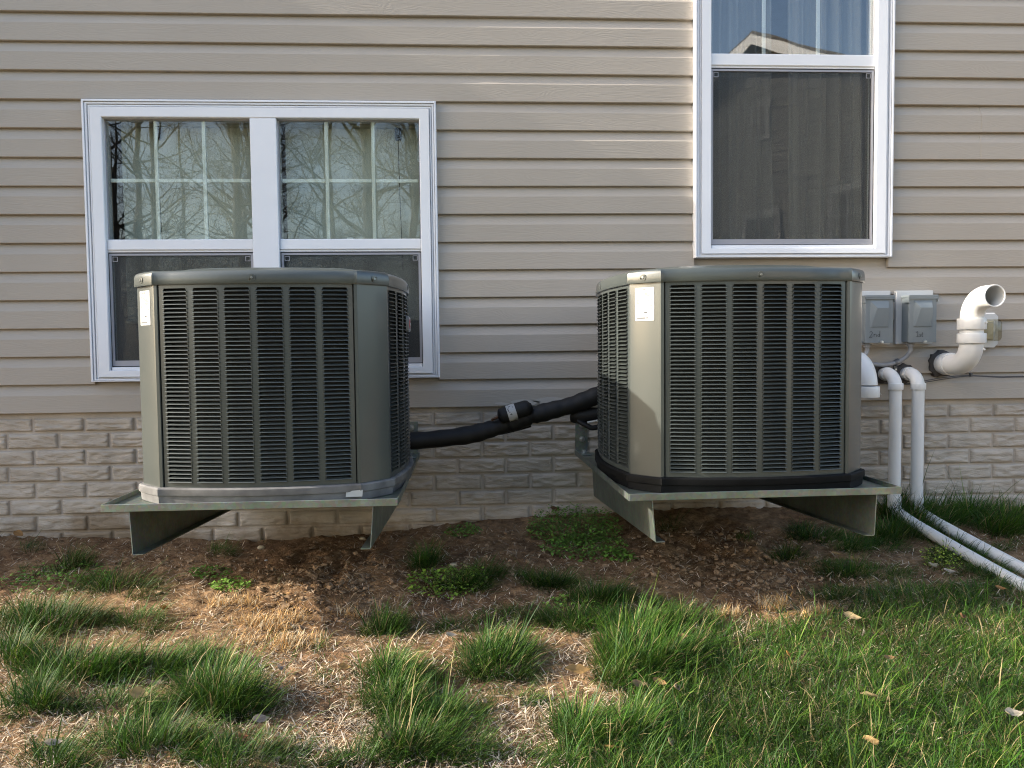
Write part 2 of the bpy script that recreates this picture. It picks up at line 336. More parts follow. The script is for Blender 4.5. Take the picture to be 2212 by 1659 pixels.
# sheathing with the two openings, and rooms behind
sh = MB()
def wall_piece(x0, x1, z0, z1): sh.box(x0, x1, .0225, .16, z0, z1)
wall_piece(XL, LW['x0']+.03, ZB, 3.7); wall_piece(LW['x0']+.03, LW['x1']-.03, ZB, LW['z0']+.03); wall_piece(LW['x0']+.03, LW['x1']-.03, LW['z1']-.03, 3.7)
wall_piece(LW['x1']-.03, RW['x0']+.03, ZB, 3.7); wall_piece(RW['x0']+.03, RW['x1']-.03, ZB, RW['z0']+.03); wall_piece(RW['x0']+.03, RW['x1']-.03, RW['z1']-.03, 3.7); wall_piece(RW['x1']-.03, XR, ZB, 3.7)
sh.build('sheathing', M['siding'], house)
for a, b in ((-2.4, .35), (.45, 3.0)):
    rm = MB(); y0, y1, z0, z1 = .161, 3.2, H-.6, H+2.0
    rm.add([(a,y0,z0),(b,y0,z0),(b,y1,z0),(a,y1,z0),(a,y0,z1),(b,y0,z1),(b,y1,z1),(a,y1,z1)], [(0,1,2,3),(7,6,5,4),(2,1,5,6),(3,2,6,7),(0,3,7,4)])
    rm.build('room', M['room'], house)
# box bay at the left, outside the picture: lapped siding on three sides
bb = MB(); rings = []
def br(o, z): return [(-3.75-o, .03, z), (-3.75-o, -.60-o, z), (-3.0+o, -.60-o, z), (-3.0+o, .03, z)]
for k in range(25):
    z0 = .32+k*PITCHZ; rings += [br(.0, z0), br(.0, z0+.07), br(-.011, z0+.09), br(-.012, z0+PITCHZ-.0005)]
rings += [br(.04, 3.18), br(.06, 3.20), br(.06, 3.26)]
bb.loft(rings, False); bb.add(br(.06, 3.26)[0:1]+br(.06, 3.26)[1:], [(0, 1, 2, 3)])
bb.box(-3.74, -3.01, -.59, .03, -.3, .33); bb.build('box_bay', M['siding'], house, 50)

# foundation: recessed concrete with bricks standing proud of the joints
fd = MB().box(XL, XR, .024, .3, -.6, ZB-.0005).build('foundation', M['mortar'], house)
BW, BH = .2036, .0683; ROW0 = H-.3295                          # joint below the first full row
def brick_mesh(seed, w=BW-.013, h=BH-.011):
    r = np.random.default_rng(seed); nx_, nz_ = 25, 13; b = MB(); g = []
    for j in range(nz_):
        for i_ in range(nx_):
            x = -w/2+w*i_/(nx_-1); z = -h/2+h*j/(nz_-1); e = min(i_, nx_-1-i_, j, nz_-1-j)
            zz = z+.012*(float(vnoise(x*22+seed*7.7, z*30+3))-.5)
            y = -.0050-.0085*float(vnoise(x*24+seed*13.1, zz*88+seed*5.3))-.002*float(vnoise(x*70+seed, z*120)) if e > 0 else -.0050-.0012*float(vnoise(x*50+seed, z*90))
            g.append((x, y, z))
    f = [(j*nx_+i_, j*nx_+i_+1, (j+1)*nx_+i_+1, (j+1)*nx_+i_) for j in range(nz_-1) for i_ in range(nx_-1)]
    rim = [i_ for i_ in range(nx_)]+[j*nx_+nx_-1 for j in range(1, nz_)]+[(nz_-1)*nx_+i_ for i_ in range(nx_-2, -1, -1)]+[j*nx_ for j in range(nz_-2, 0, -1)]
    n = len(g); g2 = [(g[i_][0]*1.02, .004, g[i_][2]*1.05) for i_ in rim]
    f += [(rim[k], n+k, n+(k+1) % len(rim), rim[(k+1) % len(rim)]) for k in range(len(rim))]
    b.add(g+g2, f); me_ = bpy.data.meshes.new('brick'); me_.from_pydata(b.v, [], b.f); me_.update()
    me_.materials.append(M['brick']); me_.polygons.foreach_set('use_smooth', [True]*len(me_.polygons)); return me_
bricks = [brick_mesh(k) for k in range(8)]
half = [brick_mesh(50+k, BW/2-.017) for k in range(2)]
for row in range(-1, 7):
    zc = ROW0-row*BH-BH/2
    off = .051 if row % 2 else -.053          # vertical joints alternate by half a brick
    n0 = int(math.floor((-2.35-off)/BW)); n1 = int(math.ceil((2.75-off)/BW))
    for n_ in range(n0, n1):
        xc = off+n_*BW+BW/2
        if row == -1: zc = ROW0+BH/2-.003
        o = bpy.data.objects.new('brick', bricks[(n_*3+row*5) % 8]); col.objects.link(o); o.parent = fd
        o.location = (xc, .024, zc); o.rotation_euler = (0, random.uniform(-.004, .004), 0)
        o.scale = (random.choice((-1, 1)), random.uniform(.85, 1.2), 1 if row >= 0 else .86)

# pale caulk smears and a scuff on the siding
def smear(name, pts, y, m):
    b = MB(); b.loft([[(p.x, y+d_, p.z) for p in pts] for d_ in (0, -.0006)], True, True, True); b.build(name, m, house, 0)
for cx_, cz_, w_, h_ in ((at(1135, 866).x, ZB+.014, .06, .011), (at(1190, 866).x, ZB+.018, .075, .014), (at(1085, 870).x, ZB+.010, .03, .006)):
    smear('caulk_smear', [Vector((cx_+w_*math.cos(a_)*(1+.15*math.sin(3*a_)), 0, cz_+h_*math.sin(a_)*(1+.3*math.cos(2*a_+cx_*9)))) for a_ in [2*math.pi*k/18 for k in range(18)]], -.0022, mat('caulk', (.50, .46, .41), .6))
p_ = at(1899, 846); smear('scuff_mark', [p_+Vector(v) for v in ((-.012, 0, .024), (-.008, 0, .022), (.004, 0, -.006), (.012, 0, -.016), (.004, 0, -.012), (-.004, 0, .000))], -.0040, mat('scuff', (.65, .63, .6), .6))

# ------------------------------------------------------------------ windows
def rect_ring(x0, x1, z0, z1, ins, y):
    l, r_, b, t = ins; return [(x0+l, y, z0+b), (x1-r_, y, z0+b), (x1-r_, y, z1-t), (x0+l, y, z1-t)]
def casing(W, L, Rr, B, T):
    prof = [(0, .012), (0, -.022), (.04, -.026), (.12, -.026), (.13, -.016), (.15, -.016), (.16, -.021), (.25, -.021), (.26, -.011), (.29, -.011), (.30, -.017), (.37, -.017), (.38, -.010), (.41, -.010), (.43, -.0245), (.96, -.0225), (1.0, -.020), (1.0, .05)]
    return MB().loft([rect_ring(W['x0'], W['x1'], W['z0'], W['z1'], (L*s, Rr*s, B*s, T*s), y) for s, y in prof])
def sheet(x0, x1, z0, z1, y, nx_=1):
    return MB().box(x0, x1, y, y+.003, z0, z1)
def frame_ring(x0, x1, z0, z1, l, r_, b, t, y0, y1):
    a = rect_ring(x0, x1, z0, z1, (0, 0, 0, 0), 0); c = rect_ring(x0, x1, z0, z1, (l, r_, b, t), 0); m = MB()
    def s(r0, y): return [(p[0], y, p[2]) for p in r0]
    m.loft([s(a, y1), s(a, y0), s(c, y0), s(c, y1)]); return m
def muntins(win, x0, x1, z0, z1, cols, rows):
    for c in range(1, cols):
        x = x0+(x1-x0)*c/cols; MB().box(x-.0075, x+.0075, .016, .024, z0, z1, .0015).build('muntin', M['muntin'], win)
    for r_ in range(1, rows):
        z = z0+(z1-z0)*r_/rows
        for c in range(cols):
            a = x0+(x1-x0)*c/cols; b = x0+(x1-x0)*(c+1)/cols
            MB().box(a+.0078, b-.0078, .0165, .0235, z-.0075, z+.0075, .0015).build('muntin', M['muntin'], win)
def screen_unit(win, x0, x1, z0, z1):
    MB().loft([rect_ring(x0, x1, z0, z1, (0,)*4, -.002), rect_ring(x0, x1, z0, z1, (.004,)*4, -.002), rect_ring(x0, x1, z0, z1, (.004,)*4, .03)]).build('gap_shade', M['gap_shade'], win, 0)  # black ring drawn in for the shade in the gap round the screen
    frame_ring(x0+.004, x1-.004, z0+.004, z1-.004, .009, .009, .022, .008, -.004, .006).build('screen_frame', M['scrframe'], win)
    sheet(x0+.013, x1-.013, z0+.026, z1-.012, .001).build('screen', M['screen'], win, 0)
    for sx in (x0+.016, x1-.036):
        frame_ring(sx, sx+.020, z1-.036, z1-.016, .002, .002, .002, .002, -.0015, .0005).build('screen_tab', M['scrframe'], win, 0)
    sheet(x0+.004, x1-.004, z0+.004, z1-.004, .034).build('pane', M['glass2'], win, 0)
def sash_lock(win, x, z):
    m = MB(); m.box(x-.022, x+.022, .028, .05, z, z+.006, .001); m.box(x-.012, x+.012, .03, .045, z+.006, z+.011, .001); m.build('sash_lock', M['trim'], win)
lw = casing(LW, .076, .069, .046, .070).build('window', M['trim'], house, 30)
lw['label'] = 'wide twin double-hung window behind the left air conditioner'
zt, zr, zl, zb_ = H+.933, H+.450, H+.398, H-.077
MB().box(-.868, -.763, -.021, .05, zb_+.0005, zt-.0005, .002).build('mullion', M['trim'], lw)
for x0, x1 in ((-1.448, -.8685), (-.7625, -.189)):
    MB().box(x0, x1, -.010, .045, zl+.009, zr, .003).build('meeting_rail', M['trim'], lw)
    MB().box(x0, x1, -.004, .045, zl+.001, zl+.0095, .001).build('rail_lip', M['trim'], lw)
    frame_ring(x0, x1, zr, zt, .004, .004, .001, .005, .004, .04).build('upper_sash', M['scrframe'], lw)
    sheet(x0+.002, x1-.002, zr, zt-.002, .008).build('pane', M['glass'], lw, 0)
    muntins(lw, x0+.003, x1-.003, zr+.001, zt-.003, 3, 2)
    MB().box(x0+.003, x1-.003, -.014, .04, zb_-.001, zb_+.013, .002).build('sill', M['trim'], lw)
    screen_unit(lw, x0, x1, zb_+.013, zl); sash_lock(lw, (x0+x1)/2-.01, zr)
rw = casing(RW, .070, .076, .040, .075).build('window', M['trim'], house, 30)
rw['label'] = 'tall double-hung window above the right air conditioner'
zt, zr, zl, zb_ = RW['z1']-.075, H+1.211, H+1.153, H+.405; x0, x1 = 1.021, 1.727
MB().box(x0, x1, -.010, .045, zl+.009, zr, .003).build('meeting_rail', M['trim'], rw)
MB().box(x0, x1, -.004, .045, zl+.001, zl+.0095, .001).build('rail_lip', M['trim'], rw)
frame_ring(x0, x1, zr, zt, .004, .004, .001, .005, .004, .04).build('upper_sash', M['trim'], rw)
sheet(x0+.002, x1-.002, zr, zt-.002, .008).build('pane', M['glass3'], rw, 0)
muntins(rw, x0+.003, x1-.003, zr+.001, zt-.003, 3, 2)
MB().box(x0+.003, x1-.003, -.014, .04, zb_-.001, zb_+.013, .002).build('sill', M['trim'], rw)
screen_unit(rw, x0, x1, zb_+.013, zl); sash_lock(rw, x0+.19, zr); sash_lock(rw, x0+.52, zr)

# blinds and curtains hanging inside
def blind(x0, x1, cordx, label):
    t = empty('roller_blind', ((x0+x1)/2, .10, H+.95)); ox, oz = (x0+x1)/2, H+.95
    zt_, zb2 = H+.925, H+.125; n = 26; rings = []
    for k in range(n+1):
        x = x0+(x1-x0)*k/n; w = .004*math.sin(k*1.1)+.003*math.sin(k*2.7+1)
        rings.append([(x-ox, w*s, z-oz) for z, s in ((zt_, .1), (zb2+.4, .6), (zb2+.075, 1), (zb2+.07, 1.1), (zb2+.005, 1))]+[(x-ox, w*s+.004, z-oz) for z, s in ((zb2+.005, 1), (zb2+.07, 1.1), (zb2+.075, 1), (zb2+.4, .6), (zt_, .1))])
    MB().loft(rings, True, True, True).build('fabric', M['blind'], t, 60)
    MB().tube([(x0-ox, .0, zb2-oz), (x1-ox, .0, zb2-oz)], .010, 10).build('bottom_bar', M['blind'], t)
    MB().tube([(x0-ox, .02, -.01), (x1-ox, .02, -.01)], .018, 12).build('roller', M['blind'], t)
    MB().tube(spline([(cordx-ox, -.015, -.03), (cordx-ox+.004, -.015, -.3), (cordx-ox+.012, -.015, -.62)]), .0013, 6).build('cord', M['ink'], t)
    MB().box(cordx-ox-.012, cordx-ox+.014, -.022, .0, -.075, -.025, .004).build('bracket', M['ink'], t)
    tag(t, label, 'blind', 'roller blinds inside the twin window')
blind(-1.425, -.875, -1.275, 'pale roller blind in the left half of the twin window')
blind(-.755, -.200, -.285, 'pale roller blind in the right half of the twin window')
def curtain(x0, x1, ph, label):
    t = empty('curtain', ((x0+x1)/2, .17, H+.1)); ox = (x0+x1)/2; n = 90; rings = []
    for k in range(n+1):
        u = k/n; x = x0+(x1-x0)*u; a = .036*math.sin(u*22+ph+1.5*math.sin(u*7+ph))+.012*math.sin(u*61+ph*2)
        rings.append([(x-ox, a*.5, 1.86), (x-ox+.006*math.sin(ph+u*9), a, .9), (x-ox+.012*math.sin(ph+u*7), a*1.3, .1)]+[(x-ox+.012*math.sin(ph+u*7), a*1.3+.003, .1), (x-ox+.006*math.sin(ph+u*9), a+.003, .9), (x-ox, a*.5+.003, 1.86)])
    MB().loft(rings, True, True, True).build('fabric', M['curtain'], t, 80)
    MB().tube([(x0-ox, 0, 1.87), (x1-ox, 0, 1.87)], .012, 8).build('rod', M['scrframe'], t)
    tag(t, label, 'curtain', 'curtains inside the tall window')
curtain(.99, 1.335, .4, 'grey folded curtain on the left side of the tall window')
curtain(1.415, 1.76, 2.1, 'grey folded curtain on the right side of the tall window')

# ------------------------------------------------------------------ air conditioners
CH, SAG, EE = .278, .035, .089                # half chord, bulge, chamfer
HALF = CH+EE; RAD = (CH*CH+SAG*SAG)/(2*SAG); TH = math.asin(CH/RAD); UZ = 0.0
def side_pt(u, off=0.0, side=0):              # u in -1..1 along a bulged side; off outward
    th = TH*u; x = (RAD+off)*math.sin(th); y = -(HALF+(RAD+off)*math.cos(th)-RAD*math.cos(TH))
    a = R(90*side); return (x*math.cos(a)-y*math.sin(a), x*math.sin(a)+y*math.cos(a)), th+a
def outline(off, nside=12):
    out = []
    for s in range(4):
        for k in range(nside+1): out.append(side_pt(-1+2*k/nside, off, s)[0])
        a = R(90*s)
        # rounded transition into the flat corner post
        A = Vector((CH+.012, -HALF-off+.001)); B = Vector((HALF+off-.001, -CH-.012)); d = B-A
        for t in (.0, .08, .25, .5, .75, .92, 1.0):
            p = A+d*t+Vector((1, -1)).normalized()*(.004*math.sin(math.pi*t)+.004)
            out.append((p.x*math.cos(a)-p.y*math.sin(a), p.x*math.sin(a)+p.y*math.cos(a)))
    return out
Z_P0, Z_P1 = .047, .640                       # panel bottom and top above the tray floor
ROWS, COLS = 47, 6
LZ0, LZ1 = Z_P0+.014, Z_P1-.015; LP = (LZ1-LZ0)/ROWS
MARG, CW, GAP = .013, .0757, .01516
def louver_mesh(w):
    m = MB(); hw = w/2
    prof = [(.0006, .0003, 1), (.0040, .0003, 1), (.0046, .0009, 1), (.0043, .0020, 1), (.0030, .0028, 1), (.0006, .0034, .99), (-.0032, .0046, .96), (-.0080, .0068, .92)]
    m.loft([[(hw*k, -n, z), (-hw*k, -n, z)] for n, z, k in prof], False)
    for sg in (-1, 1):                        # sloped end cheeks that give each slot its trapezoid outline
        m.add([(sg*hw, -.0004, .0012), (sg*hw, -.0004, LP), (sg*(hw-.0045), -.0004, LP), (sg*hw*.99, .004, .0062)], [(0, 1, 2), (0, 2, 3)])
    me_ = bpy.data.meshes.new('louver'); me_.from_pydata(m.v, [], m.f); me_.update(); me_.materials.append(M['paint']); me_.polygons.foreach_set('use_smooth', [True]*len(me_.polygons)); me_.set_sharp_from_angle(angle=R(50)); return me_
LOUV = louver_mesh(CW)
def panel_sheet(side, mb):
    L = 2*CH
    def strip(xa, xb, z0, z1):
        n = max(1, int((xb-xa)/.03)); pts = [side_pt((xa+(xb-xa)*k/n-CH)/CH, .0, side)[0] for k in range(n+1)]; ins = [side_pt((xa+(xb-xa)*k/n-CH)/CH, -.006, side)[0] for k in range(n+1)]
        rings = [[(p[0], p[1], z0), (p[0], p[1], z1), (q_[0], q_[1], z1), (q_[0], q_[1], z0)] for p, q_ in zip(pts, ins)]
        mb.loft(rings, True, True, True)
    strip(.001, L-.001, Z_P0, LZ0); strip(.001, L-.001, LZ1, Z_P1)
    edges = [MARG+k*(CW+GAP) for k in range(COLS)]
    strip(.001, MARG, LZ0, LZ1); strip(edges[-1]+CW, L-.001, LZ0, LZ1)
    for k in range(COLS-1): strip(edges[k]+CW, edges[k+1], LZ0, LZ1)
    return edges
def make_ac():
    t = empty('air_conditioner')
    pm = MB(); edges = panel_sheet(0, pm); fp = pm.build('front_panel', M['paint'], t, 30)
    for c in range(COLS):
        u = (edges[c]+CW/2-CH)/CH; (x, y), th = side_pt(u, 0, 0)
        for r_ in range(ROWS):
            o = bpy.data.objects.new('louver', LOUV); col.objects.link(o); o.parent = fp
            o.location = (x, y, LZ0+r_*LP); o.rotation_euler = (0, 0, th)
    lv = [v.co[:] for v in LOUV.vertices]; lf = [tuple(p.vertices) for p in LOUV.polygons]
    for s, nm in ((1, 'side_panel'), (3, 'side_panel'), (2, 'rear_panel')):
        pm = MB(); panel_sheet(s, pm); sp_ = pm.build(nm, M['paint'], t, 30); lm = MB()
        for c in range(COLS):
            (x, y), th = side_pt((edges[c]+CW/2-CH)/CH, 0, s); ca, sa = math.cos(th), math.sin(th)
            for r_ in range(ROWS): lm.add([(x+v[0]*ca-v[1]*sa, y+v[0]*sa+v[1]*ca, LZ0+r_*LP+v[2]) for v in lv], lf)
        me_ = bpy.data.meshes.new('louver_bank'); me_.from_pydata(lm.v, [], lm.f); me_.update()
        o = link('louver_bank', me_, M['paint'], sp_, 0); o['kind'] = 'stuff'
    for s in range(4):                        # corner posts with rolled edges
        a = R(90*s); pl = [(CH+.0025, -HALF+.006), (CH+.0025, -HALF-.001), (CH+.004, -HALF-.0035), (CH+.013, -HALF-.0025), (CH+.019, -HALF+.002)]
        pl2 = [(-q_[1], -q_[0]) for q_ in reversed(pl)]; pts = [(p[0], p[1]) for p in pl]+[(p[0], p[1]) for p in pl2]
        pts = [(x*math.cos(a)-y*math.sin(a), x*math.sin(a)+y*math.cos(a)) for x, y in pts]
        MB().loft([[(p[0], p[1], z) for p in pts] for z in (Z_P0-.004, Z_P1-.003)], False).build('corner_post', M['paint'], t, 25)
    ins = outline(-.035); MB().loft([[(p[0], p[1], z) for p in ins] for z in (Z_P0, Z_P1)], True, True, True).build('coil', M['coil'], t, 40)
    prof = [(.007, .000), (.009, .022), (.014, .0245), (.015, .027), (.015, .043), (.010, .047), (-.02, .0465)]
    MB().loft([[(p[0], p[1], z) for p in outline(o_)] for o_, z in prof], True, True, True).build('base_pan', M['basegrey'], t, 30)
    def sc(f, z, dz=0): return [(p[0]*f, p[1]*f, z) for p in outline(.0)]
    rings = [[(p[0], p[1], z) for p in outline(o_)] for o_, z in ((-.01, Z_P1-.004), (.007, Z_P1-.005), (.0085, Z_P1-.001), (.0075, Z_P1+.020), (.0060, Z_P1+.027), (.002, Z_P1+.0325), (-.004, Z_P1+.0355), (-.012, Z_P1+.0365))]
    rings += [sc(.80, Z_P1+.040), sc(.76, Z_P1+.044), sc(.735, Z_P1+.050), sc(.70, Z_P1+.0535), sc(.5, Z_P1+.058)]
    lid = MB().loft(rings, True, True, True).build('lid', M['paint'], t, 30)
    def screw(p, n_):
        m = MB(); p = Vector(p); n_ = Vector(n_)
        m.tube([p-n_*.004, p+n_*.0004, p+n_*.0009, p+n_*.0004], [.0105, .0105, .0085, .0065], 16, False); m.build('screw_cup', M['paint'], lid, 60)
        MB().tube([p-n_*.003, p+n_*.0012, p+n_*.0026], [.0042, .0042, .0034], 6).build('screw', M['darkbolt'], lid, 25)
    zs = Z_P1+.012
    for s in range(4):
        (x, y), th = side_pt(0, .0085, s); screw((x, y, zs), (math.sin(th), -math.cos(th), 0))
        a = R(90*s); px_, py_ = CH+EE/2+.0158, -(CH+EE/2+.0158); screw((px_*math.cos(a)-py_*math.sin(a), px_*math.sin(a)+py_*math.cos(a), zs), (math.sin(a+R(45)), -math.cos(a+R(45)), 0))
    # rating plate on the front-left post
    fx = Vector((1, -1, 0)).normalized(); nn = Vector((-1, -1, 0)).normalized(); c = Vector((-(CH+.046), -(HALF-.0435), 0))+nn*.0012
    c = Vector((-(CH+EE/2), -(CH+EE/2), 0))+nn*.0124
    def PL(u, z, o=0.0): return c+fx*u+nn*o+Vector((0, 0, z))
    zt_, lh, lw_ = Z_P1-.018, .101, .0335
    def rr(w, z0, z1, o, r_=.003):
        pts = []
        for (sx, sz, a0) in ((1, 0, -90), (1, 1, 0), (-1, 1, 90), (-1, 0, 180)):
            for k in range(4):
                an = R(a0+30*k); pts.append(PL(sx*(w-r_)+r_*math.cos(an), (z1-r_ if sz else z0+r_)+r_*math.sin(an), o))
        return pts
    sh_ = .002
    def rr2(u0, u1, z0, z1, o): return [PL(u0, z0, o), PL(u1, z0, o), PL(u1, z1, o), PL(u0, z1, o)]
    m = MB(); m.loft([rr(lw_, zt_-lh, zt_, 0), rr(lw_, zt_-lh, zt_, .0006)], True, True, True); plate = m.build('rating_plate', M['label'], t, 0)
    pr = MB(); rl = random.Random(4); O = .0009
    def q4(u0, u1, z0, z1): pr.add(rr2(u0, u1, z0, z1, O), [(0, 1, 2, 3)])
    for zz in (.011, .034, .049, .062, .095): q4(-.029, .029, zt_-zz-.0004, zt_-zz)
    q4(-.029, -.0286, zt_-.098, zt_-.004); q4(.0286, .029, zt_-.098, zt_-.004)
    for k, zz in enumerate((.014, .0175, .021, .0245, .028, .0315, .037, .040, .044, .0465, .052, .055, .058, .064)):
        u = -.027
        while u < .025:
            w = rl.uniform(.003, .012)
            if rl.random() < .62: q4(u, min(u+w, .027), zt_-zz-.0016, zt_-zz)
            u += w+rl.uniform(.001, .006)
    for (u0, u1, z) in ((.013, .024, .078), (.013, .024, .081), (.0, .024, .085), (.0, .016, .088)): q4(u0, u1, zt_-z-.0007, zt_-z)
    q4(-.027, .003, zt_-.0945, zt_-.0905)
    pr.build('print', M['greyprint'], plate, 0)
    dk = MB()
    def q5(u0, u1, z0, z1): dk.add(rr2(u0, u1, z0, z1, O+.0001), [(0, 1, 2, 3)])
    q5(-.0015, .010, zt_-.077, zt_-.074); q5(.006, .012, zt_-.094, zt_-.091); q5(-.018, -.009, zt_-.0072, zt_-.0058)
    for k in range(10):
        an = 2*math.pi*k/10; q5(-.0235+.002*math.cos(an)-.0005, -.0235+.002*math.cos(an)+.0005, zt_-.0068+.003*math.sin(an)-.0005, zt_-.0068+.003*math.sin(an)+.0005)
    def stroke(pts, w=.0004):
        for (a_, b_) in zip(pts[:-1], pts[1:]):
            d = Vector((b_[0]-a_[0], b_[1]-a_[1])); nrm_ = Vector((-d.y, d.x)).normalized()*w
            dk.add([PL(a_[0]+nrm_.x, zt_-a_[1]+nrm_.y*-1, O+.0001), PL(a_[0]-nrm_.x, zt_-a_[1]+nrm_.y, O+.0001), PL(b_[0]-nrm_.x, zt_-b_[1]+nrm_.y, O+.0001), PL(b_[0]+nrm_.x, zt_-b_[1]-nrm_.y, O+.0001)], [(0, 1, 2, 3)])
    stroke([(-.006, .0035), (-.002, .0095)]); stroke([(-.002, .0035), (-.006, .0095)])
    stroke([(0, .0095), (0, .0035), (.003, .0035), (.0036, .005), (.003, .0065), (0, .0065)]); stroke([(.0015, .0065), (.004, .0095)])
    dk.build('print', M['ink'], plate, 0)
    # badge on the right-hand side
    (x, y), th = side_pt(.05, .0, 1); T = Vector((math.cos(th), math.sin(th), 0)); N = Vector((math.sin(th), -math.cos(th), 0)); zc = Z_P1-.112
    def PB(u, z, o): return Vector((x, y, zc))+T*u+N*o+Vector((0, 0, z))
    def rrect(w, h, r_, o):
        pts = []
        for (sx, sz, a0) in ((1, -1, -90), (1, 1, 0), (-1, 1, 90), (-1, -1, 180)):
            for k in range(5): an = R(a0+22.5*k); pts.append(PB(sx*(w-r_)+r_*math.cos(an), sz*(h-r_)+r_*math.sin(an), o))
        return pts
    bd = MB().loft([rrect(.045, .026, .008, .002), rrect(.045, .026, .008, .010), rrect(.042, .023, .007, .012)], True, True, True).build('badge', M['badge'], t, 30)
    em = MB(); em.tube([PB(-.005, 0, .0118), PB(-.005, 0, .0132)], .0165, 24)
    em.build('emblem', M['red'], bd, 40); MB().loft([[PB(u, z, o) for u, z in ((-.012, -.004), (.022, -.004), (.022, .004), (-.012, .004))] for o in (.0125, .0142)], True, True, True).build('emblem_bar', M['label'], bd, 0)
    return t
TRAYZ = H-.447; UY = -.93+HALF
ac = make_ac(); ac.location = (-.615, UY, TRAYZ+.0015)
tag(ac, 'left louvered grey-green air conditioner with dusty grey base, in front of the twin window', 'air conditioner', 'outdoor units on wall brackets')
ac2 = copy_tree(ac); ac2.location = (.868, UY, TRAYZ+.0015)
tag(ac2, 'right louvered grey-green air conditioner with clean black base, beside the grey electrical boxes', 'air conditioner')
for ch in ac2.children:
    if ch.name.startswith('base_pan'): ch.material_slots[0].link = 'OBJECT'; ch.material_slots[0].material = M['baseblack']
# worn sticker on the dusty base
(sx_, sy_) = side_pt(.93, .0165, 0)[0]
p0 = Vector((CH+.008, -HALF-.0165, 0)); st = MB().loft([[(CH-.030, -HALF-.0185, .010), (CH+.018, -HALF-.0150, .010), (CH+.020, -HALF-.0150, .030), (CH-.028, -HALF-.0185, .027)], [(CH-.030, -HALF-.0195, .010), (CH+.018, -HALF-.0160, .010), (CH+.020, -HALF-.0160, .030), (CH-.028, -HALF-.0195, .027)]], True, True, True)
sto = st.build('sticker', M['label'], ac, 0); sto['label'] = 'worn white sticker on the grey base'

# ------------------------------------------------------------------ steel wall brackets
def make_bracket():
    t = empty('wall_bracket'); Wd = .4165; yf = -1.0; zr_ = .014          # local: x centre, y from wall, z from tray floor
    MB().box(-Wd+.002, Wd-.002, yf+.003, -.012, -.004, 0).build('tray_floor', M['galv'], t, 0)
    MB().box(-Wd, Wd, yf, yf+.0025, -.0075, zr_, .0008).build('front_rim', M['galv'], t)
    for s in (-1, 1):
        MB().box(s*Wd-.0013, s*Wd+.0013, yf+.0028, -.008, -.0065, zr_-.0005).build('side_rim', M['galv'], t, 0)
        xa = .3435; m = MB(); th_ = .0026
        pts = [(yf+.012, -.0045), (-.006, -.0045), (-.006, -.185), (yf+.006, -.131)]
        m.loft([[(s*(xa+o)-s*(.009 if z < -.1 else 0), y, z) for y, z in pts] for o in (0, th_)], True, True, True)
        arm = m.build('support_arm', M['galv'], t, 0)
        m = MB(); fpts = [(yf+.006, -.131), (-.006, -.185)]
        m.loft([[(s*(xa-.009), y, z) for y, z in fpts]+[(s*(xa-.009), y, z-.0026) for y, z in reversed(fpts)], [(s*(xa-.036), y, z) for y, z in fpts]+[(s*(xa-.036), y, z-.0026) for y, z in reversed(fpts)]], True, True, True)
        m.build('foot_flange', M['galv'], arm, 0)
        m = MB(); xw = s*(Wd-.031)
        m.box(xw-.026, xw+.026, .0, .0, .0, .0) if False else None
        m.box(xw-.026, xw+.026, .008, .0125, .0035, .140, .001); m.box(xw-.026, xw+.026, -.10, .0085, .0003, .0045, .001)
        wp = m.build('wall_plate', M['galv'], t, 25)
        for z in (.055, .115):
            b = MB(); b.tube([(xw-s*.002, .0085, z), (xw-s*.002, .0065, z)], .0125, 16); b.tube([(xw-s*.002, .0064, z), (xw-s*.002, -.002, z)], .0085, 6); b.tube([(xw-s*.002, -.0019, z), (xw-s*.002, -.010, z)], .005, 10); b.build('bolt', M['bolt'], wp, 30)
        b = MB(); b.tube([(xw, -.045, .0046), (xw, -.045, .007)], .0135, 16); b.tube([(xw, -.045, .0071), (xw, -.045, .016)], .009, 6); b.build('bolt', M['bolt'], wp, 30)
    return t
bk = make_bracket(); bk.location = (-.6275, 0, TRAYZ)
tag(bk, 'galvanised steel wall bracket tray under the left air conditioner', 'wall bracket', 'wall brackets carrying the outdoor units')
bk2 = copy_tree(bk); bk2.location = (.857, 0, TRAYZ); bk2.rotation_euler = (0, 0, R(1.25)); tag(bk2, 'galvanised steel wall bracket tray under the right air conditioner', 'wall bracket')

# ------------------------------------------------------------------ refrigerant lines between the units
o = Vector((0, -.27, H))
ls = empty('refrigerant_line', (0, -.27, H-.3)); tag(ls, 'thick black foam-wrapped refrigerant line sagging between the two air conditioners', 'pipe')
def lp(pts): return [Vector((p[0], p[1]+.27, p[2]+.3)) for p in pts]
path = spline(lp([(-.30, -.31, -.345), (-.20, -.30, -.350), (-.02, -.285, -.336), (.085, -.28, -.312), (.155, -.28, -.290), (.22, -.285, -.268), (.30, -.29, -.248), (.40, -.295, -.222), (.50, -.30, -.185), (.56, -.30, -.16)]), 10)
rad = [.0335+.0014*math.sin(k*.35)+.0012*math.sin(k*1.3+1)+(.004 if 38 < k < 52 else 0)-(.004 if k in (38, 39, 52, 53) else 0) for k in range(len(path))]
MB().tube(path, rad, 20).build('insulation', M['foam'], ls, 60)
path = spline(lp([(-.28, -.285, -.375), (-.10, -.27, -.368), (.06, -.262, -.337), (.16, -.262, -.318), (.235, -.27, -.298)]), 8)
MB().tube(path, .012, 12).build('thin_line', M['foam'], ls, 60)
a, b = Vector(lp([(.112, -.318, -.262)])[0]), Vector(lp([(.232, -.318, -.226)])[0]); d = (b-a)
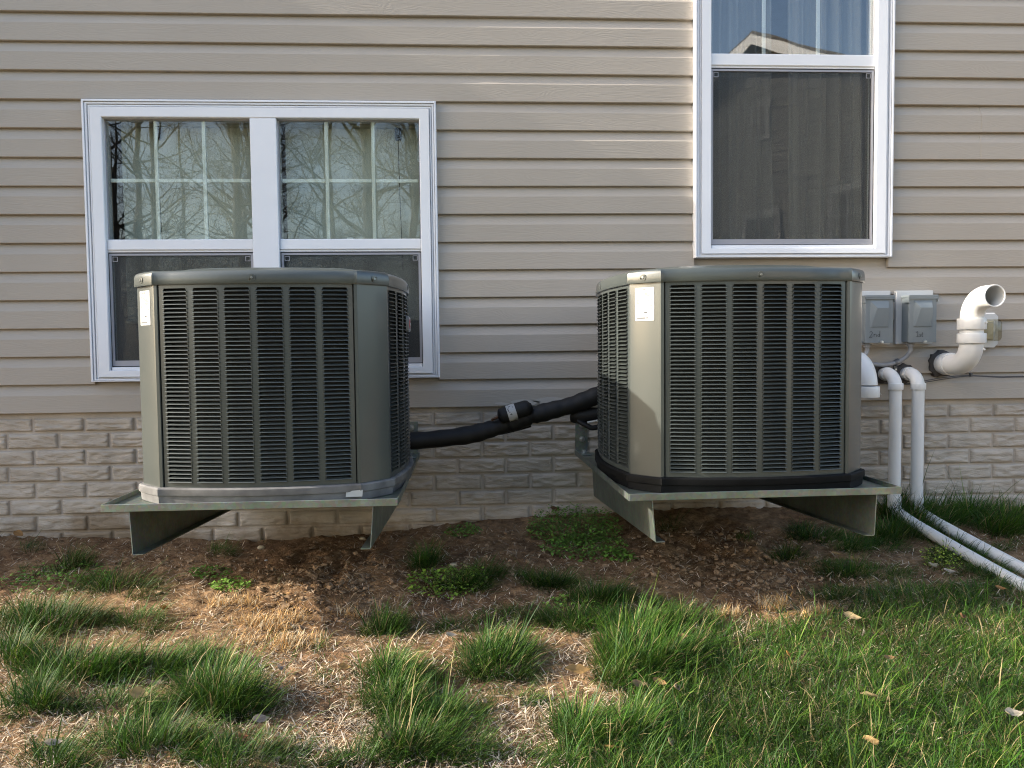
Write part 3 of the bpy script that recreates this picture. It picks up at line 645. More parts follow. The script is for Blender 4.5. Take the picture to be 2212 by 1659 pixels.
fl = MB().tube([a+d*t for t in (-.04, 0, .03, .10, .5, .86, .95, 1.0, 1.04)], [.008, .022, .0275, .0305, .031, .030, .026, .016, .012], 20).build('filter_drier', M['foam'], ls, 50)
MB().tube([a+d*.26, a+d*.27, a+d*.52, a+d*.53], [.0309, .0316, .0316, .0309], 24, False).build('paper_band', M['label'], fl, 40)
bp_ = MB(); rl = random.Random(9)
for k in range(14):
    an = R(rl.uniform(200, 300)); t0 = rl.uniform(.29, .46); ax = d.normalized(); sd = ax.cross(Vector((0, 0, 1))).normalized(); up_ = sd.cross(ax)
    def P_(an, t): return a+d*t+(sd*math.cos(an)+up_*math.sin(an))*.0320
    for base in (0,): bp_.add([P_(an, t0), P_(an+.12, t0), P_(an+.12, t0+.03), P_(an, t0+.03)], [(0, 1, 2, 3)])
    an2 = R(rl.uniform(-20, 80)); bp_.add([P_(an2, t0), P_(an2+.12, t0), P_(an2+.12, t0+.03), P_(an2, t0+.03)], [(0, 1, 2, 3)])
bp_.build('print', M['greyprint'], fl, 0)
MB().tube(spline([a-d*.22+Vector((0, .02, -.006)), a-d*.1+Vector((0, .006, -.002)), a+d*.02]), .0055, 8).build('copper_stub', mat('dull_copper', (.20, .12, .08), .5, .6), ls, 50)
fs = MB()
for (u, v, s) in ((.075, -.292, .0035), (.155, -.276, .0025), (-.03, -.327, .0025)):
    fs.box(u-s, u+s, -.3225+.27-.0, -.3205+.27, v+.3-s*1.4, v+.3+s*1.4)
# torn insulation at the right unit
tw = empty('torn_insulation', (.45, -.26, H-.28)); tag(tw, 'short torn black pipe wrap with pale edges at the right unit', 'pipe wrap')
def tp(x, y, z): return Vector((x-.45, y+.26, z+.28))
m = MB(); rings = []; pth = [tp(.405, -.25, -.262), tp(.43, -.265, -.268), tp(.47, -.275, -.262), tp(.53, -.285, -.25), tp(.57, -.29, -.245)]
m.tube(pth, [.034, .036, .031, .031, .030], 16, False); m.tube([p+Vector((.001, 0, 0)) for p in pth], [.029, .031, .026, .026, .025], 16, False); m.build('outer_wrap', M['foam'], tw, 60)
MB().tube([tp(.41, -.25, -.264), tp(.5, -.275, -.258), tp(.57, -.285, -.248)], .016, 12).build('inner_pipe', M['foam'], tw, 60)
MB().tube(spline([tp(.408, -.283, -.243), tp(.44, -.295, -.228), tp(.5, -.305, -.226), tp(.57, -.31, -.225)]), [.004+.005*min(1, k/6) for k in range(25)], 8).build('pale_edge', M['conduit'], tw, 60)
MB().tube(spline([tp(.45, -.305, -.292), tp(.49, -.310, -.284), tp(.57, -.315, -.268)]), .0045, 8).build('pale_edge', M['label'], tw, 60)
m = MB(); m.tube(spline([tp(.415, -.285, -.285), tp(.45, -.30, -.305), tp(.48, -.303, -.312), tp(.56, -.30, -.285)]), [.010]*3*8+[.009], 10); m.build('loose_flap', M['foam'], tw, 60)

# ------------------------------------------------------------------ pipes on the right
def elbow_pipe(name, label, segs, ringspecs, opening=None, extra=None, group=None, hole=None):
    t = empty(name, hole); hv = Vector(hole)
    for nm, path, r_, mt in segs:
        MB().tube([Vector(p)-hv for p in path], r_, 24).build(nm, mt, t, 40)
    for nm, a, b, r_ in ringspecs:
        a = Vector(a)-hv; b = Vector(b)-hv; d_ = (b-a)
        MB().tube([a+d_*.0, a+d_*.02, a+d_*.06, a+d_*.94, a+d_*.98, b], [r_*.9, r_*.985, r_, r_, r_*.985, r_*.9], 28).build(nm, M['pvc'], t, 40)
    tag(t, label, 'pipe', group); return t
def seal_ring(t, r0, r1, y=-.006, seed=0):
    rl = random.Random(seed); m = MB(); n = 26; a = []; b = []; c_ = []
    for k in range(n):
        an = 2*math.pi*k/n; rr_ = r1*(1+rl.uniform(-.09, .10)); a.append((r0*math.cos(an), y-.012, r0*math.sin(an))); b.append((rr_*math.cos(an), y-.004, rr_*math.sin(an))); c_.append((rr_*math.cos(an), .014, rr_*math.sin(an)))
    m.loft([a, b, c_]); m.build('sealant', M['seal'], t, 50)
PX = 2.038; zW = H-.092; Xn, Yn, Zn = (1, 0, 0), (0, 1, 0), (0, 0, 1)
low = [(PX, .05, zW), (PX, -.04, zW)]+arc((PX, -.112, H-.004), .088, -90, -180, 14, Yn, Zn)
mid = [(PX, -.20, H-.004), (PX, -.20, H+.096)]
hi = arc((PX, -.286, H+.094), .084, 0, 90, 14, Yn, Zn)+[(PX, -.335, H+.178)]
big = elbow_pipe('vent_pipe', 'thick white vent pipe curving up from the wall to an open end', [('lower_elbow', low, .0440, M['pvc']), ('pipe', mid, .0430, M['pvc'])],
    [('coupling', (PX, -.20, H-.006), (PX, -.20, H+.036), .0530), ('coupling', (PX, -.20, H+.050), (PX, -.20, H+.096), .0530), ('hub', (PX, -.030, zW), (PX, -.075, zW), .0475)], hole=(PX, 0, zW))
hv = Vector((PX, 0, zW)); m = MB(); pth = [Vector(p)-hv for p in hi]
m.tube(pth, .0440, 28, False); m.tube(pth, .0388, 28, False)
e = pth[-1]; m.loft([[e+Vector((r_*math.cos(2*math.pi*k/28), yy, r_*math.sin(2*math.pi*k/28))) for k in range(28)] for r_, yy in ((.0440, 0), (.0432, -.0015), (.0396, -.0015), (.0388, 0))]); m.build('open_elbow', M['pvc'], big, 40)
seal_ring(big, .044, .057, seed=1)
for (xx, zz) in ((PX+.028, H+.078), (PX+.022, H-.030)): MB().tube([Vector((xx, -.245, zz))-hv, Vector((xx, -.2505, zz))-hv], .004, 8).build('mould_mark', M['pvc'], big, 30)
def small_pipe(x, label, run_end, seed):
    zW2 = H-.132; hole = (x, 0, zW2); zg = float(gz(x, -.11))
    el = [(x, .04, zW2), (x, -.045, zW2)]+arc((x, -.05, zW2-.06), .06, 90, 180, 12, Yn, Zn)
    dn = [(x, -.11, H-.17), (x, -.11, zg+.06)]
    ex, ey = run_end; d_ = Vector((ex-x, ey+.11, 0)).normalized()
    foot = [Vector((x, -.11, zg+.09))+Vector((0, 0, 0)), Vector((x, -.11, zg+.06))]
    foot += [Vector((x, -.11, zg+.055))+d_*(.03*(1-math.cos(R(a_))))+Vector((0, 0, -.03*math.sin(R(a_)))) for a_ in (15, 30, 45, 60, 75, 90)]
    run = [foot[-1]]; L_ = (Vector((ex, ey, 0))-Vector((x, -.11, 0))).length
    for k in range(1, 13):
        p = Vector((x, -.11, 0))+d_*(L_*k/12); f_ = k/12; zm = float(gz(ex, ey))+.018
        run.append(Vector((p.x, p.y, foot[-1].z*(1-f_)+zm*f_-.030*math.sin(math.pi*f_))))
    t = elbow_pipe('drain_pipe', label, [('elbow', el, .0262, M['pvc']), ('riser', dn, .0240, M['pvc']), ('foot_elbow', foot, .0275, M['pvc']), ('ground_run', run, .0215, M['pvc'])],
        [('coupler', (x, -.11, H-.168), (x, -.11, H-.196), .0295), ('hub', (x, -.030, zW2), (x, -.052, zW2), .0290)], hole=hole, group='thin white drain pipes by the wall')
    MB().tube([(0, -.006, 0), (0, -.030, 0)], .0255, 20).build('primer_stain', M['pvcin'], t, 40)
    seal_ring(t, .027, .043, seed=seed); return t
small_pipe(1.775, 'thin white drain pipe nearer the right air conditioner, dropping to the grass', (1.90, -1.7), 2)
small_pipe(1.872, 'thin white drain pipe farther from the air conditioner, dropping to the grass', (2.02, -1.7), 3)
# large down-turned elbow mostly hidden by the right unit
hx = 1.598; zW3 = H-.075
low = [(hx, .05, zW3), (hx, -.10, zW3)]+arc((hx, -.105, zW3-.095), .095, 90, 180, 14, Yn, Zn)
t = elbow_pipe('intake_elbow', 'large white down-turned pipe elbow half hidden behind the right air conditioner', [('elbow', low, .0445, M['pvc'])], [('hub', (hx, -.20, zW3-.098), (hx, -.20, zW3-.143), .0530)], hole=(hx, 0, zW3))
seal_ring(t, .045, .058, seed=4)
# plastic scrap stuck to the wall beside it
p = at(1898.5, 847, -.004)

# ------------------------------------------------------------------ electrical boxes
def disconnect(x0, label, strokes, sgn):
    t = empty('electrical_box', (x0, 0, H)); w = .118
    MB().box(-.024, .139, -.020, .012, -.006, .222, .002).build('backing_board', M['board'], t, 25)
    MB().box(.0, w-.004, -.074, -.0205, .002, .197, .002).build('body', M['boxgrey'], t, 25)
    m = MB(); m.box(-.001, w+.001, -.0775, -.0745, .0, .186, .001)
    cv = m.build('cover', M['boxgrey'], t, 25)
    m = MB(); m.box(-.005, w+.006, -.083, -.022, .1895, .200, .0015); m.box(-.005, -.0025, -.083, -.050, .166, .1895, .0008); m.box(w+.0035, w+.006, -.083, -.060, .170, .1895, .0008); m.box(-.005, w+.006, -.083, -.080, .183, .1895, .0006)
    m.build('hood', M['boxgrey'], t, 25)
    # raised pyramid emboss
    a = [(.019, .066), (.099, .066), (.099, .177), (.019, .177)]; b = [(.0235, .068), (.094, .068), (.094, .146), (.044, .146)]
    m = MB(); m.loft([[(x, -.0776, z) for x, z in a], [(x+(.002 if x < .05 else -.002), -.0790, z+(.002 if z < .1 else -.002)) for x, z in a], [(x, -.0900 if z > .1 else -.0810, z) for x, z in b]], True, False, True); m.build('emboss', M['boxgrey'], cv, 20)
    MB().tube([(w*.58, -.080, .0005), (w*.58, -.080, .006), (w*.58, -.0775, .009)], [.009, .009, .004], 12).build('hasp', M['bolt'], cv, 40)
    m = MB()
    for st_ in strokes:
        pts = [Vector((x, -.0782, z)) for x, z in st_]; m.tube(spline(pts, 4), .00075, 5)
    m.build('handwriting', M['ink'], cv, 60)
    m = MB(); m.tube([(.022, -.050, .004), (.022, -.050, -.012)], .0125, 6); m.tube([(.022, -.050, -.012), (.022, -.050, -.016)], .0145, 16); m.box(.004, .040, -.055, -.045, -.008, -.003); m.build('gland', M['conduit'], t, 30)
    tag(t, label, 'electrical box', 'disconnect boxes on the wall'); return t
def sc_(pts, ox, oz, s): return [(ox+x*s, oz+z*s) for x, z in pts]
one = [sc_(q_, .030, .024, .022) for q_ in ([(0, .8), (.35, 1), (.35, .05)], [(-.02, .02), (.72, .08)], [(1.0, .5), (.8, .5), (.78, .33), (.98, .22), (.92, .06), (.72, .08)], [(1.28, .85), (1.22, .1), (1.4, .08)], [(1.05, .52), (1.45, .55)])]
two = [sc_(q_, .018, .024, .026) for q_ in ([(0, .8), (.25, .98), (.45, .75), (.2, .3), (-.05, -.02), (.15, -.05), (.5, .08)], [(.72, .55), (.74, .08), (.74, .35), (.95, .55), (1.1, .4), (1.12, .08)], [(1.65, .45), (1.45, .5), (1.35, .25), (1.5, .08), (1.66, .3), (1.70, 1.05), (1.70, .1)])]
disconnect(1.848, 'grey metal electrical box hand-lettered 1st, beside the vent pipe', one, 1)
disconnect(1.660, 'grey metal electrical box hand-lettered 2nd, partly behind the right unit', two, 1)
wc = empty('conduit', (1.84, -.03, H-.08)); tag(wc, 'flexible grey conduit drooping from the box lettered 1st', 'conduit')
cv_ = Vector((1.84, -.03, H-.08))
path = spline([Vector(p)-cv_ for p in ((1.870, -.050, H-.014), (1.869, -.048, H-.040), (1.842, -.036, H-.074), (1.775, -.030, H-.093), (1.70, -.030, H-.086), (1.64, -.04, H-.07), (1.52, -.10, H-.06))], 10)
MB().tube(path, [.0088+.0006*(k % 2) for k in range(len(path))], 12).build('flexible_tube', M['conduit'], wc, 60)
m = MB(); c0 = Vector((1.823, -.030, H-.083))-cv_; m.tube([c0+Vector((-.010, 0, -.005)), c0+Vector((.010, 0, .006))], .0125, 12); m.box(c0.x-.003, c0.x+.015, .0165, .022, c0.z-.040, c0.z-.002, .001); m.build('strap', M['wire'], wc, 40)
MB().tube([c0+Vector((.006, .0165, -.031)), c0+Vector((.006, .012, -.031))], .004, 8).build('strap_screw', M['bolt'], wc, 30)
wc2 = empty('conduit', (1.66, -.05, H-.03)); tag(wc2, 'short grey conduit leaving the box lettered 2nd', 'conduit')
MB().tube(spline([(.022, 0, .016), (.020, 0, -.01), (-.02, -.01, -.045), (-.12, -.04, -.06)], 8), .009, 12).build('flexible_tube', M['conduit'], wc2, 60)
# low-voltage cable clipped along the siding
cb = empty('cable', (2.1, -.006, H-.15)); tag(cb, 'thin grey twin cable clipped along the siding below the vent pipe', 'cable'); cv_ = Vector((2.1, -.006, H-.15))
for dz, nm in ((0, 'strand'), (-.0045, 'strand')):
    MB().tube(spline([Vector((x, -.007, H+z+dz+.0015*math.sin(x*40+dz*900)))-cv_ for x, z in ((1.70, -.162), (1.80, -.170), (1.88, -.176), (1.956, -.166), (2.076, -.150), (2.168, -.1435), (2.30, -.150), (2.45, -.150), (3.2, -.16))], 8), .0019, 6).build(nm, M['wire'], cb, 60)
MB().box(.064, .072, -.008, .008, .000, .016, .001).build('clip', M['wire'], cb, 30)
# weatherproof outlet behind the vent pipe
oc = empty('outlet_cover', (2.222, 0, H+.049)); tag(oc, 'white wall block with clear domed outlet cover behind the vent pipe', 'outlet')
m = MB(); w, h, c = .058, .076, .016; pl = [(-w+c, -h), (w-c, -h), (w, -h+c), (w, h-c), (w-c, h), (-w+c, h), (-w, h-c), (-w, -h+c)]
m.loft([[(x, y, z) for x, z in [(a*s, b*s) for a, b in pl]] for y, s in ((.012, 1), (-.014, 1), (-.020, .95))], True, False, True); m.build('mounting_block', M['board'], oc, 25)
def rrb(w, h, r_, y, cx_=.0, cz=.0):
    return [(cx_+sx*(w-r_)+r_*math.cos(R(a0+22.5*k)), y, cz+sz*(h-r_)+r_*math.sin(R(a0+22.5*k))) for sx, sz, a0 in ((1, -1, -90), (1, 1, 0), (-1, 1, 90), (-1, -1, 180)) for k in range(5)]
MB().loft([rrb(.040, .046, .010, -.021), rrb(.040, .046, .012, -.060), rrb(.036, .042, .014, -.072), rrb(.028, .034, .014, -.077)], True, False, True).build('clear_dome', M['clear'], oc, 50)
m = MB(); m.box(-.032, .032, -.026, -.0205, -.040, .040, .002)
m.build('receptacle', mat('ivory_plastic', (.42, .40, .30), .5), oc, 25)

# ------------------------------------------------------------------ scatter meshes
def strips(name, base, az, ln, wd, ph0, ph1, c0, c1, m, segs=3, twist=None):
    N = len(ln); px_, py_, pz_ = base; dx, dy = np.cos(az), np.sin(az); tw_ = az+np.pi/2+(twist if twist is not None else 0)
    wx, wy = np.cos(tw_), np.sin(tw_); nv = 2*segs+1; V = np.zeros((N, nv, 3), np.float32); C = np.ones((N, nv, 4), np.float32)
    p = np.stack([px_, py_, pz_], -1).copy()
    for k in range(segs+1):
        t = k/segs; w = wd*np.array([.75, 1.0, .72, 0.0])[min(3, int(round(t*3)))] if segs == 3 else wd*(1-t)
        cc = c0*(1-t)+c1*t
        if k < segs:
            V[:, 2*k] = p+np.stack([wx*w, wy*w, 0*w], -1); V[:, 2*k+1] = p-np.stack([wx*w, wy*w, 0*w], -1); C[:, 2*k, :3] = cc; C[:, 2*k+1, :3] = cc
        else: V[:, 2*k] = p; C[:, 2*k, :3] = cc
        ph = ph0+(ph1-ph0)*(k+.5)/segs
        p = p+(ln/segs)[:, None]*np.stack([np.sin(ph)*dx, np.sin(ph)*dy, np.cos(ph)], -1)
    b0 = (np.arange(N)*nv)[:, None]
    quads = np.concatenate([b0+np.array([[2*k, 2*k+1, 2*k+3, 2*k+2]]) for k in range(segs-1)], 0)
    tri = b0+np.array([[2*segs-2, 2*segs-1, 2*segs]])
    me_ = bpy.data.meshes.new(name); me_.vertices.add(N*nv); me_.vertices.foreach_set('co', V.ravel())
    me_.loops.add(quads.size+tri.size); me_.loops.foreach_set('vertex_index', np.concatenate([quads.ravel(), tri.ravel()]).astype(np.int32))
    me_.polygons.add(len(quads)+len(tri)); me_.polygons.foreach_set('loop_start', np.concatenate([np.arange(len(quads))*4, quads.size+np.arange(len(tri))*3]).astype(np.int32))
    me_.update(calc_edges=True)
    a_ = me_.attributes.new('tint', 'FLOAT_COLOR', 'POINT'); a_.data.foreach_set('color', C.ravel())
    return link(name, me_, m, smooth=0)

# (x, y, half width, half height in the 2212 px picture; blades; blade length m; spread)
TUFTS = [(150,1222,60,18,420,.10,.5),(250,1275,110,26,800,.12,.9),(60,1190,60,14,160,.06,.6),(80,1240,70,16,260,.05,.8),(110,1352,150,34,1700,.13,.6),(300,1350,70,22,500,.10,.7),
 (30,1425,70,30,800,.13,.6),(170,1452,150,34,1700,.13,.6),(320,1450,100,34,1100,.11,.6),(420,1420,50,20,320,.08,.6),(90,1530,90,34,800,.13,.7),(250,1545,110,36,900,.11,.7),(480,1520,110,50,2300,.14,.55),(470,1452,80,20,300,.10,.6),
 (330,1620,150,40,1500,.12,.6),(520,1655,120,36,900,.11,.6),(120,1655,110,34,600,.10,.7),(690,1400,26,12,90,.07,.6),(715,1462,40,14,160,.05,.7),(690,1640,60,30,260,.08,.8),(590,1600,50,22,130,.07,.8),
 (470,1195,34,12,230,.09,.6),(565,1170,10,4,20,.07,.4),(830,1368,42,26,650,.10,.5),(900,1352,70,18,420,.07,.6),(1000,1350,70,18,480,.06,.7),(1060,1330,60,14,360,.06,.7),(1140,1330,70,16,420,.06,.7),(1230,1340,90,22,900,.08,.7),
 (1080,1438,90,42,2000,.13,.6),(850,1475,90,40,1700,.11,.6),(870,1530,90,46,1700,.11,.6),(960,1560,90,40,1200,.10,.7),(900,1620,120,40,1500,.11,.7),(1010,1625,70,34,500,.09,.8),(780,1650,70,24,400,.09,.8),(1110,1510,80,30,420,.06,.9),(1120,1650,80,26,300,.07,.9),
 (930,1222,30,12,500,.14,.45),(1000,1262,70,20,1100,.09,.7),(1050,1240,50,14,500,.08,.7),(1190,1262,64,15,1200,.09,.7),(1120,1248,30,10,260,.07,.7),(1300,1298,76,20,1500,.10,.6),(1390,1310,60,16,360,.06,.7),(1290,1352,110,24,1300,.10,.75),
 (1380,1370,90,30,1500,.12,.6),(1400,1430,130,52,3200,.13,.5),(1330,1470,60,30,700,.10,.7),(1260,1590,70,44,1500,.12,.55),(1350,1590,70,44,1200,.11,.6),(1230,1650,60,24,300,.08,.8),(1480,1350,80,22,800,.10,.6),
 (1730,1150,40,10,400,.08,.7),(1770,1165,70,12,800,.09,.7),(1710,1208,30,9,400,.10,.6),(1840,1180,60,14,700,.09,.7),(1840,1240,70,16,800,.08,.8),(1620,1165,40,8,120,.06,.8),(1450,1135,30,8,120,.10,.6),(1930,1116,40,14,700,.17,.5),(1975,1126,50,16,1000,.18,.5),(2030,1128,80,14,1100,.15,.6),(1930,1160,80,22,1100,.12,.7),(1990,1150,50,14,700,.13,.7),(2100,1118,80,10,900,.15,.5),(2170,1140,60,20,1100,.17,.5),(2212,1120,50,14,500,.13,.6),(2010,1160,30,8,420,.10,.6),(2060,1186,30,8,420,.09,.6),(2105,1215,30,8,420,.08,.6),(2155,1245,34,8,420,.08,.6),(2060,1200,60,14,700,.09,.7),(2120,1235,60,12,600,.08,.7),(2130,1190,60,10,500,.07,.8),
 (1880,1190,90,22,800,.06,.8),(1800,1230,70,18,500,.05,.8),(1900,1240,110,24,1200,.05,.8),(2030,1215,40,14,260,.07,.6),(2130,1275,90,22,800,.06,.8),(2000,1290,150,30,2200,.06,.8),(1800,1290,90,22,1000,.06,.8),(2170,1180,60,12,240,.05,.8)]
B = {k: [] for k in ('x', 'y', 'z', 'az', 'ln', 'wd', 'p0', 'p1', 'c0', 'c1')}
def add_blades(px, py, ln, spread, cxp=None, cyp=None, rx=1, ry=1, dull=None):
    n = len(px); x, y, z = on_ground(px, py); ok = (y > -3.0) & (y < -.002)
    if cxp is not None:
        c0x, c0y, _ = on_ground(np.array([cxp]), np.array([cyp])); rx_, ry_ = x-c0x, y-c0y; rm_ = np.maximum(np.hypot(rx_, ry_), .02); az = np.arctan2(ry_/rm_*.8+.05+rng.normal(0, .55, n), rx_/rm_*.8+.55+rng.normal(0, .55, n))
        rr_ = np.clip(np.hypot((px-cxp)/rx, (py-cyp)/ry), 0, 1.2)
    else: az = rng.uniform(0, 2*np.pi, n); rr_ = rng.random(n)
    ln = ln*rng.lognormal(0, .36, n)*(1.05-.35*rr_)*(.62+.8*fbm(px/16, py/9, 2)); flat_ = (rng.random(n) < .14)*rng.uniform(.6, 1.2, n); hue = rng.random(n); br_ = rng.lognormal(0, .22, n)
    g1 = np.array([.050, .125, .012]); g2 = np.array([.105, .170, .022]); g3 = np.array([.042, .095, .026])
    c = np.where((hue < .55)[:, None], g1, np.where((hue < .80)[:, None], g3, g2))*br_[:, None]
    dead = rng.random(n) < .085; c[dead] = np.array([.42, .33, .16])*rng.uniform(.6, 1.2, dead.sum())[:, None]
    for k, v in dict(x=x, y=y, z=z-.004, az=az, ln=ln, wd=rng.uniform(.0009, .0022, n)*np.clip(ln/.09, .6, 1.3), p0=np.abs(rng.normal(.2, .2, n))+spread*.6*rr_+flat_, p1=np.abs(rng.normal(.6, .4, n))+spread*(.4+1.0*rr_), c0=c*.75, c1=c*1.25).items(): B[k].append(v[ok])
for (a, b, rx, ry, n, ln, sp_) in TUFTS:
    n = int(n*1.5); k = 0; r_ = np.sqrt(rng.random(n))*np.where(rng.random(n) < .2, 1.25, .9); an = rng.uniform(0, 2*np.pi, n)
    # a tuft grows from several crowns
    nc = max(2, n//110); cc = rng.integers(0, nc, n); cr = np.sqrt(rng.random(nc))*.85; ca = rng.uniform(0, 2*np.pi, nc)
    gx_ = a+rx*(cr*np.cos(ca))[cc]+rng.normal(0, 12, n)+.30*rx*r_*np.cos(an); gy_ = b+ry*(cr*np.sin(ca))[cc]+rng.normal(0, 5.5, n)+.30*ry*r_*np.sin(an)
    add_blades(gx_, gy_, ln*.60, sp_*.85, a, b, rx, ry)
# the closed lawn on the right
def lawn_d(px, py):
    edge = np.interp(px, [1230, 1330, 1430, 1560, 1700, 1850, 2212], [1640, 1520, 1400, 1340, 1335, 1280, 1240])
    return np.clip((py-edge)/60, 0, 1)*(.45+.9*fbm(px/55, py/28, 3))
n = 150000; px = rng.uniform(1230, 2330, n); py = 1270+(1760-1270)*rng.random(n)**.85
keep = rng.random(n) < lawn_d(px, py); px, py = px[keep], py[keep]; k = fbm(px/38, py/20, 3)
add_blades(px, py, .024+.056*k, .85)
n = 14000; px = rng.uniform(-150, 2300, n); py = 1160+530*rng.random(n)**.6; keep = fbm(px/50, py/25, 3)*np.interp(py, [1160, 1300, 1420], [.75, .8, 1]) > .46; add_blades(px[keep], py[keep], .030+.02*rng.random(keep.sum()), 1.3)
n = 9000; px = rng.uniform(-700, 2900, n); py = rng.uniform(1690, 2300, n); keep = rng.random(n) < fbm(px/80, py/60, 3); add_blades(px[keep], py[keep], .08, .8)
B = {k: np.concatenate(v) for k, v in B.items()}
B['wd'] = B['wd']*.60; vb = (.45+1.15*fbm(B['x']*5, B['y']*5, 3))[:, None]; B['c0'] = B['c0']*.42*vb; B['c1'] = B['c1']*.84*vb  # darker roots and lighter tips: blade shading and sunlit ends put into colour
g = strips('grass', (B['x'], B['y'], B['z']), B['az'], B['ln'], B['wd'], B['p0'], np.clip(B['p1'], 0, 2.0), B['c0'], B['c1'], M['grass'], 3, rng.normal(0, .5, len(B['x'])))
tag(g, 'green lawn grass growing in tufts and a closed sward', 'grass', kind='stuff')
NG = len(B['x'])

# dead straw lying on the soil
def straw_d(px, py):
    d = .18+.55*fbm(px/60+9, py/26, 3)
    for (a, b, rx, ry, w) in ((560,1340,260,60,1.0),(720,1480,150,60,.9),(780,1560,110,60,1.0),(680,1600,110,60,1.0),(1250,1430,70,50,.9),(1150,1560,110,60,.9),(100,1240,180,50,.6),(60,1300,120,30,.8),(1700,1300,160,40,.8),(1880,1330,100,25,.5),(880,1300,120,34,.8),(1100,1300,160,26,.7),(1000,1200,120,26,.4),(1480,1250,150,36,.6),(320,1190,180,25,.4),(1640,1150,100,30,.5),(180,1560,160,50,.7),(600,1440,160,40,.9)):
        d = np.maximum(d, w*np.exp(-(((px-a)/rx)**2+((py-b)/ry)**2)))
    for (a, b, rx, ry, w) in ((650,1190,170,40,.75),(1500,1190,230,50,.7),(1080,1170,120,30,.6),(1080,1280,110,16,.5)): d = d*(1-w*np.exp(-(((px-a)/rx)**2+((py-b)/ry)**2)))
    return d
n = 85000; px = rng.uniform(-150, 2330, n); py = 1140+(1720-1140)*rng.random(n); keep = rng.random(n) < straw_d(px, py); px, py = px[keep], py[keep]; n = len(px)
x, y, z = on_ground(px, py); ok = y < -.004
oran = np.exp(-(((px-600)/170)**2+((py-1320)/60)**2))+np.exp(-(((px-1690)/110)**2+((py-1305)/30)**2)); hue = rng.random(n)
c = np.where((hue < .5)[:, None], np.array([.40, .31, .20]), np.array([.50, .42, .32]))*rng.lognormal(0, .28, n)[:, None]
om = rng.random(n) < oran*.8; c[om] = np.array([.42, .24, .085])*rng.lognormal(0, .25, om.sum())[:, None]
dk = rng.random(n) < .2; c[dk] *= .5
s = strips('straw', (x[ok], y[ok], (z+.003)[ok]), rng.uniform(0, 2*np.pi, n)[ok], (.012+.03*rng.random(n)**1.6)[ok], rng.uniform(.0006, .0015, n)[ok], (1.1+.45*rng.normal(0, 1, n)*.5)[ok], (1.5+.5*rng.normal(0, 1, n)*.6)[ok], c[ok], (c*1.15)[ok], M['straw'], 3, rng.normal(0, .8, n)[ok])
tag(s, 'dry straw and dead grass lying on the soil', 'straw', kind='stuff')
# upright dead tussocks
for_t = [(600,1350,70,16,700),(500,1305,50,12,350),(660,1390,60,12,350),(1666,1312,36,9,420),(1756,1330,30,7,260),(1576,1330,26,6,240),(560,1400,90,14,300),(760,1330,30,8,100)]
P = []
for a, b, rx, ry, n in for_t:
    cc = rng.integers(0, 6, n); ca = rng.uniform(0, 6.28, 6); P.append(np.stack([a+rx*.7*np.cos(ca)[cc]+rng.normal(0, rx*.25, n), b+ry*.7*np.sin(ca)[cc]+rng.normal(0, ry*.3, n)], -1))
P = np.concatenate(P); x, y, z = on_ground(P[:, 0], P[:, 1]); n = len(x)
c = np.array([.46, .28, .11])*rng.lognormal(0, .3, n)[:, None]; pale = rng.random(n) < .4; c[pale] = np.array([.56, .46, .30])*rng.uniform(.7, 1.1, pale.sum())[:, None]
s = strips('dead_tussock_grass', (x, y, z), rng.uniform(0, 6.28, n), rng.uniform(.018, .05, n), rng.uniform(.0006, .0012, n), np.abs(rng.normal(.5, .4, n)), np.abs(rng.normal(1.1, .5, n)), c, c*1.2, M['straw'], 3)
tag(s, 'orange-brown dead grass stubs standing in the soil', 'dead grass', kind='stuff')
# soil clods
phi = (1+5**.5)/2; ico = np.array([(-1,phi,0),(1,phi,0),(-1,-phi,0),(1,-phi,0),(0,-1,phi),(0,1,phi),(0,-1,-phi),(0,1,-phi),(phi,0,-1),(phi,0,1),(-phi,0,-1),(-phi,0,1)])/1.9
icf = np.array([(0,11,5),(0,5,1),(0,1,7),(0,7,10),(0,10,11),(1,5,9),(5,11,4),(11,10,2),(10,7,6),(7,1,8),(3,9,4),(3,4,2),(3,2,6),(3,6,8),(3,8,9),(4,9,5),(2,4,11),(6,2,10),(8,6,7),(9,8,1)])
def lumps(name, px, py, size, m, flat=.7):
    x, y, z = on_ground(px, py); n = len(x); V = (ico[None]*(1+.30*rng.normal(0, 1, (n, 12, 1)))+.22*rng.normal(0, 1, (n, 12, 3)))*size[:, None, None]*np.array([1.15, 1, flat]); an = rng.uniform(0, 6.28, n); ca, sa = np.cos(an)[:, None], np.sin(an)[:, None]
    V = np.stack([V[..., 0]*ca-V[..., 1]*sa+x[:, None], V[..., 0]*sa+V[..., 1]*ca+y[:, None], V[..., 2]+(z+size*.2)[:, None]], -1)
    me_ = bpy.data.meshes.new(name); me_.vertices.add(n*12); me_.vertices.foreach_set('co', V.astype(np.float32).ravel()); set_faces(me_, (np.arange(n)[:, None, None]*12+icf[None]).reshape(-1, 3)); return link(name, me_, m, smooth=50)
PXs, PYs = [], []
for a, b, rx, ry, n in ((700,1250,170,55,1500),(1560,1200,230,60,1500),(640,1300,150,40,700),(1050,1190,160,50,350),(1650,1250,120,40,500),(400,1220,150,40,300)):
    PXs.append(rng.normal(a, rx*.6, n)); PYs.append(np.maximum(rng.normal(b, ry*.6, n), 1150))
px = np.concatenate(PXs); py = np.concatenate(PYs); sz = .0013+.010*rng.random(len(px))**8
o_ = lumps('soil_clods', px, py, sz, M['clod']); tag(o_, 'loose crumbly soil clods between and below the units', 'soil', kind='stuff')

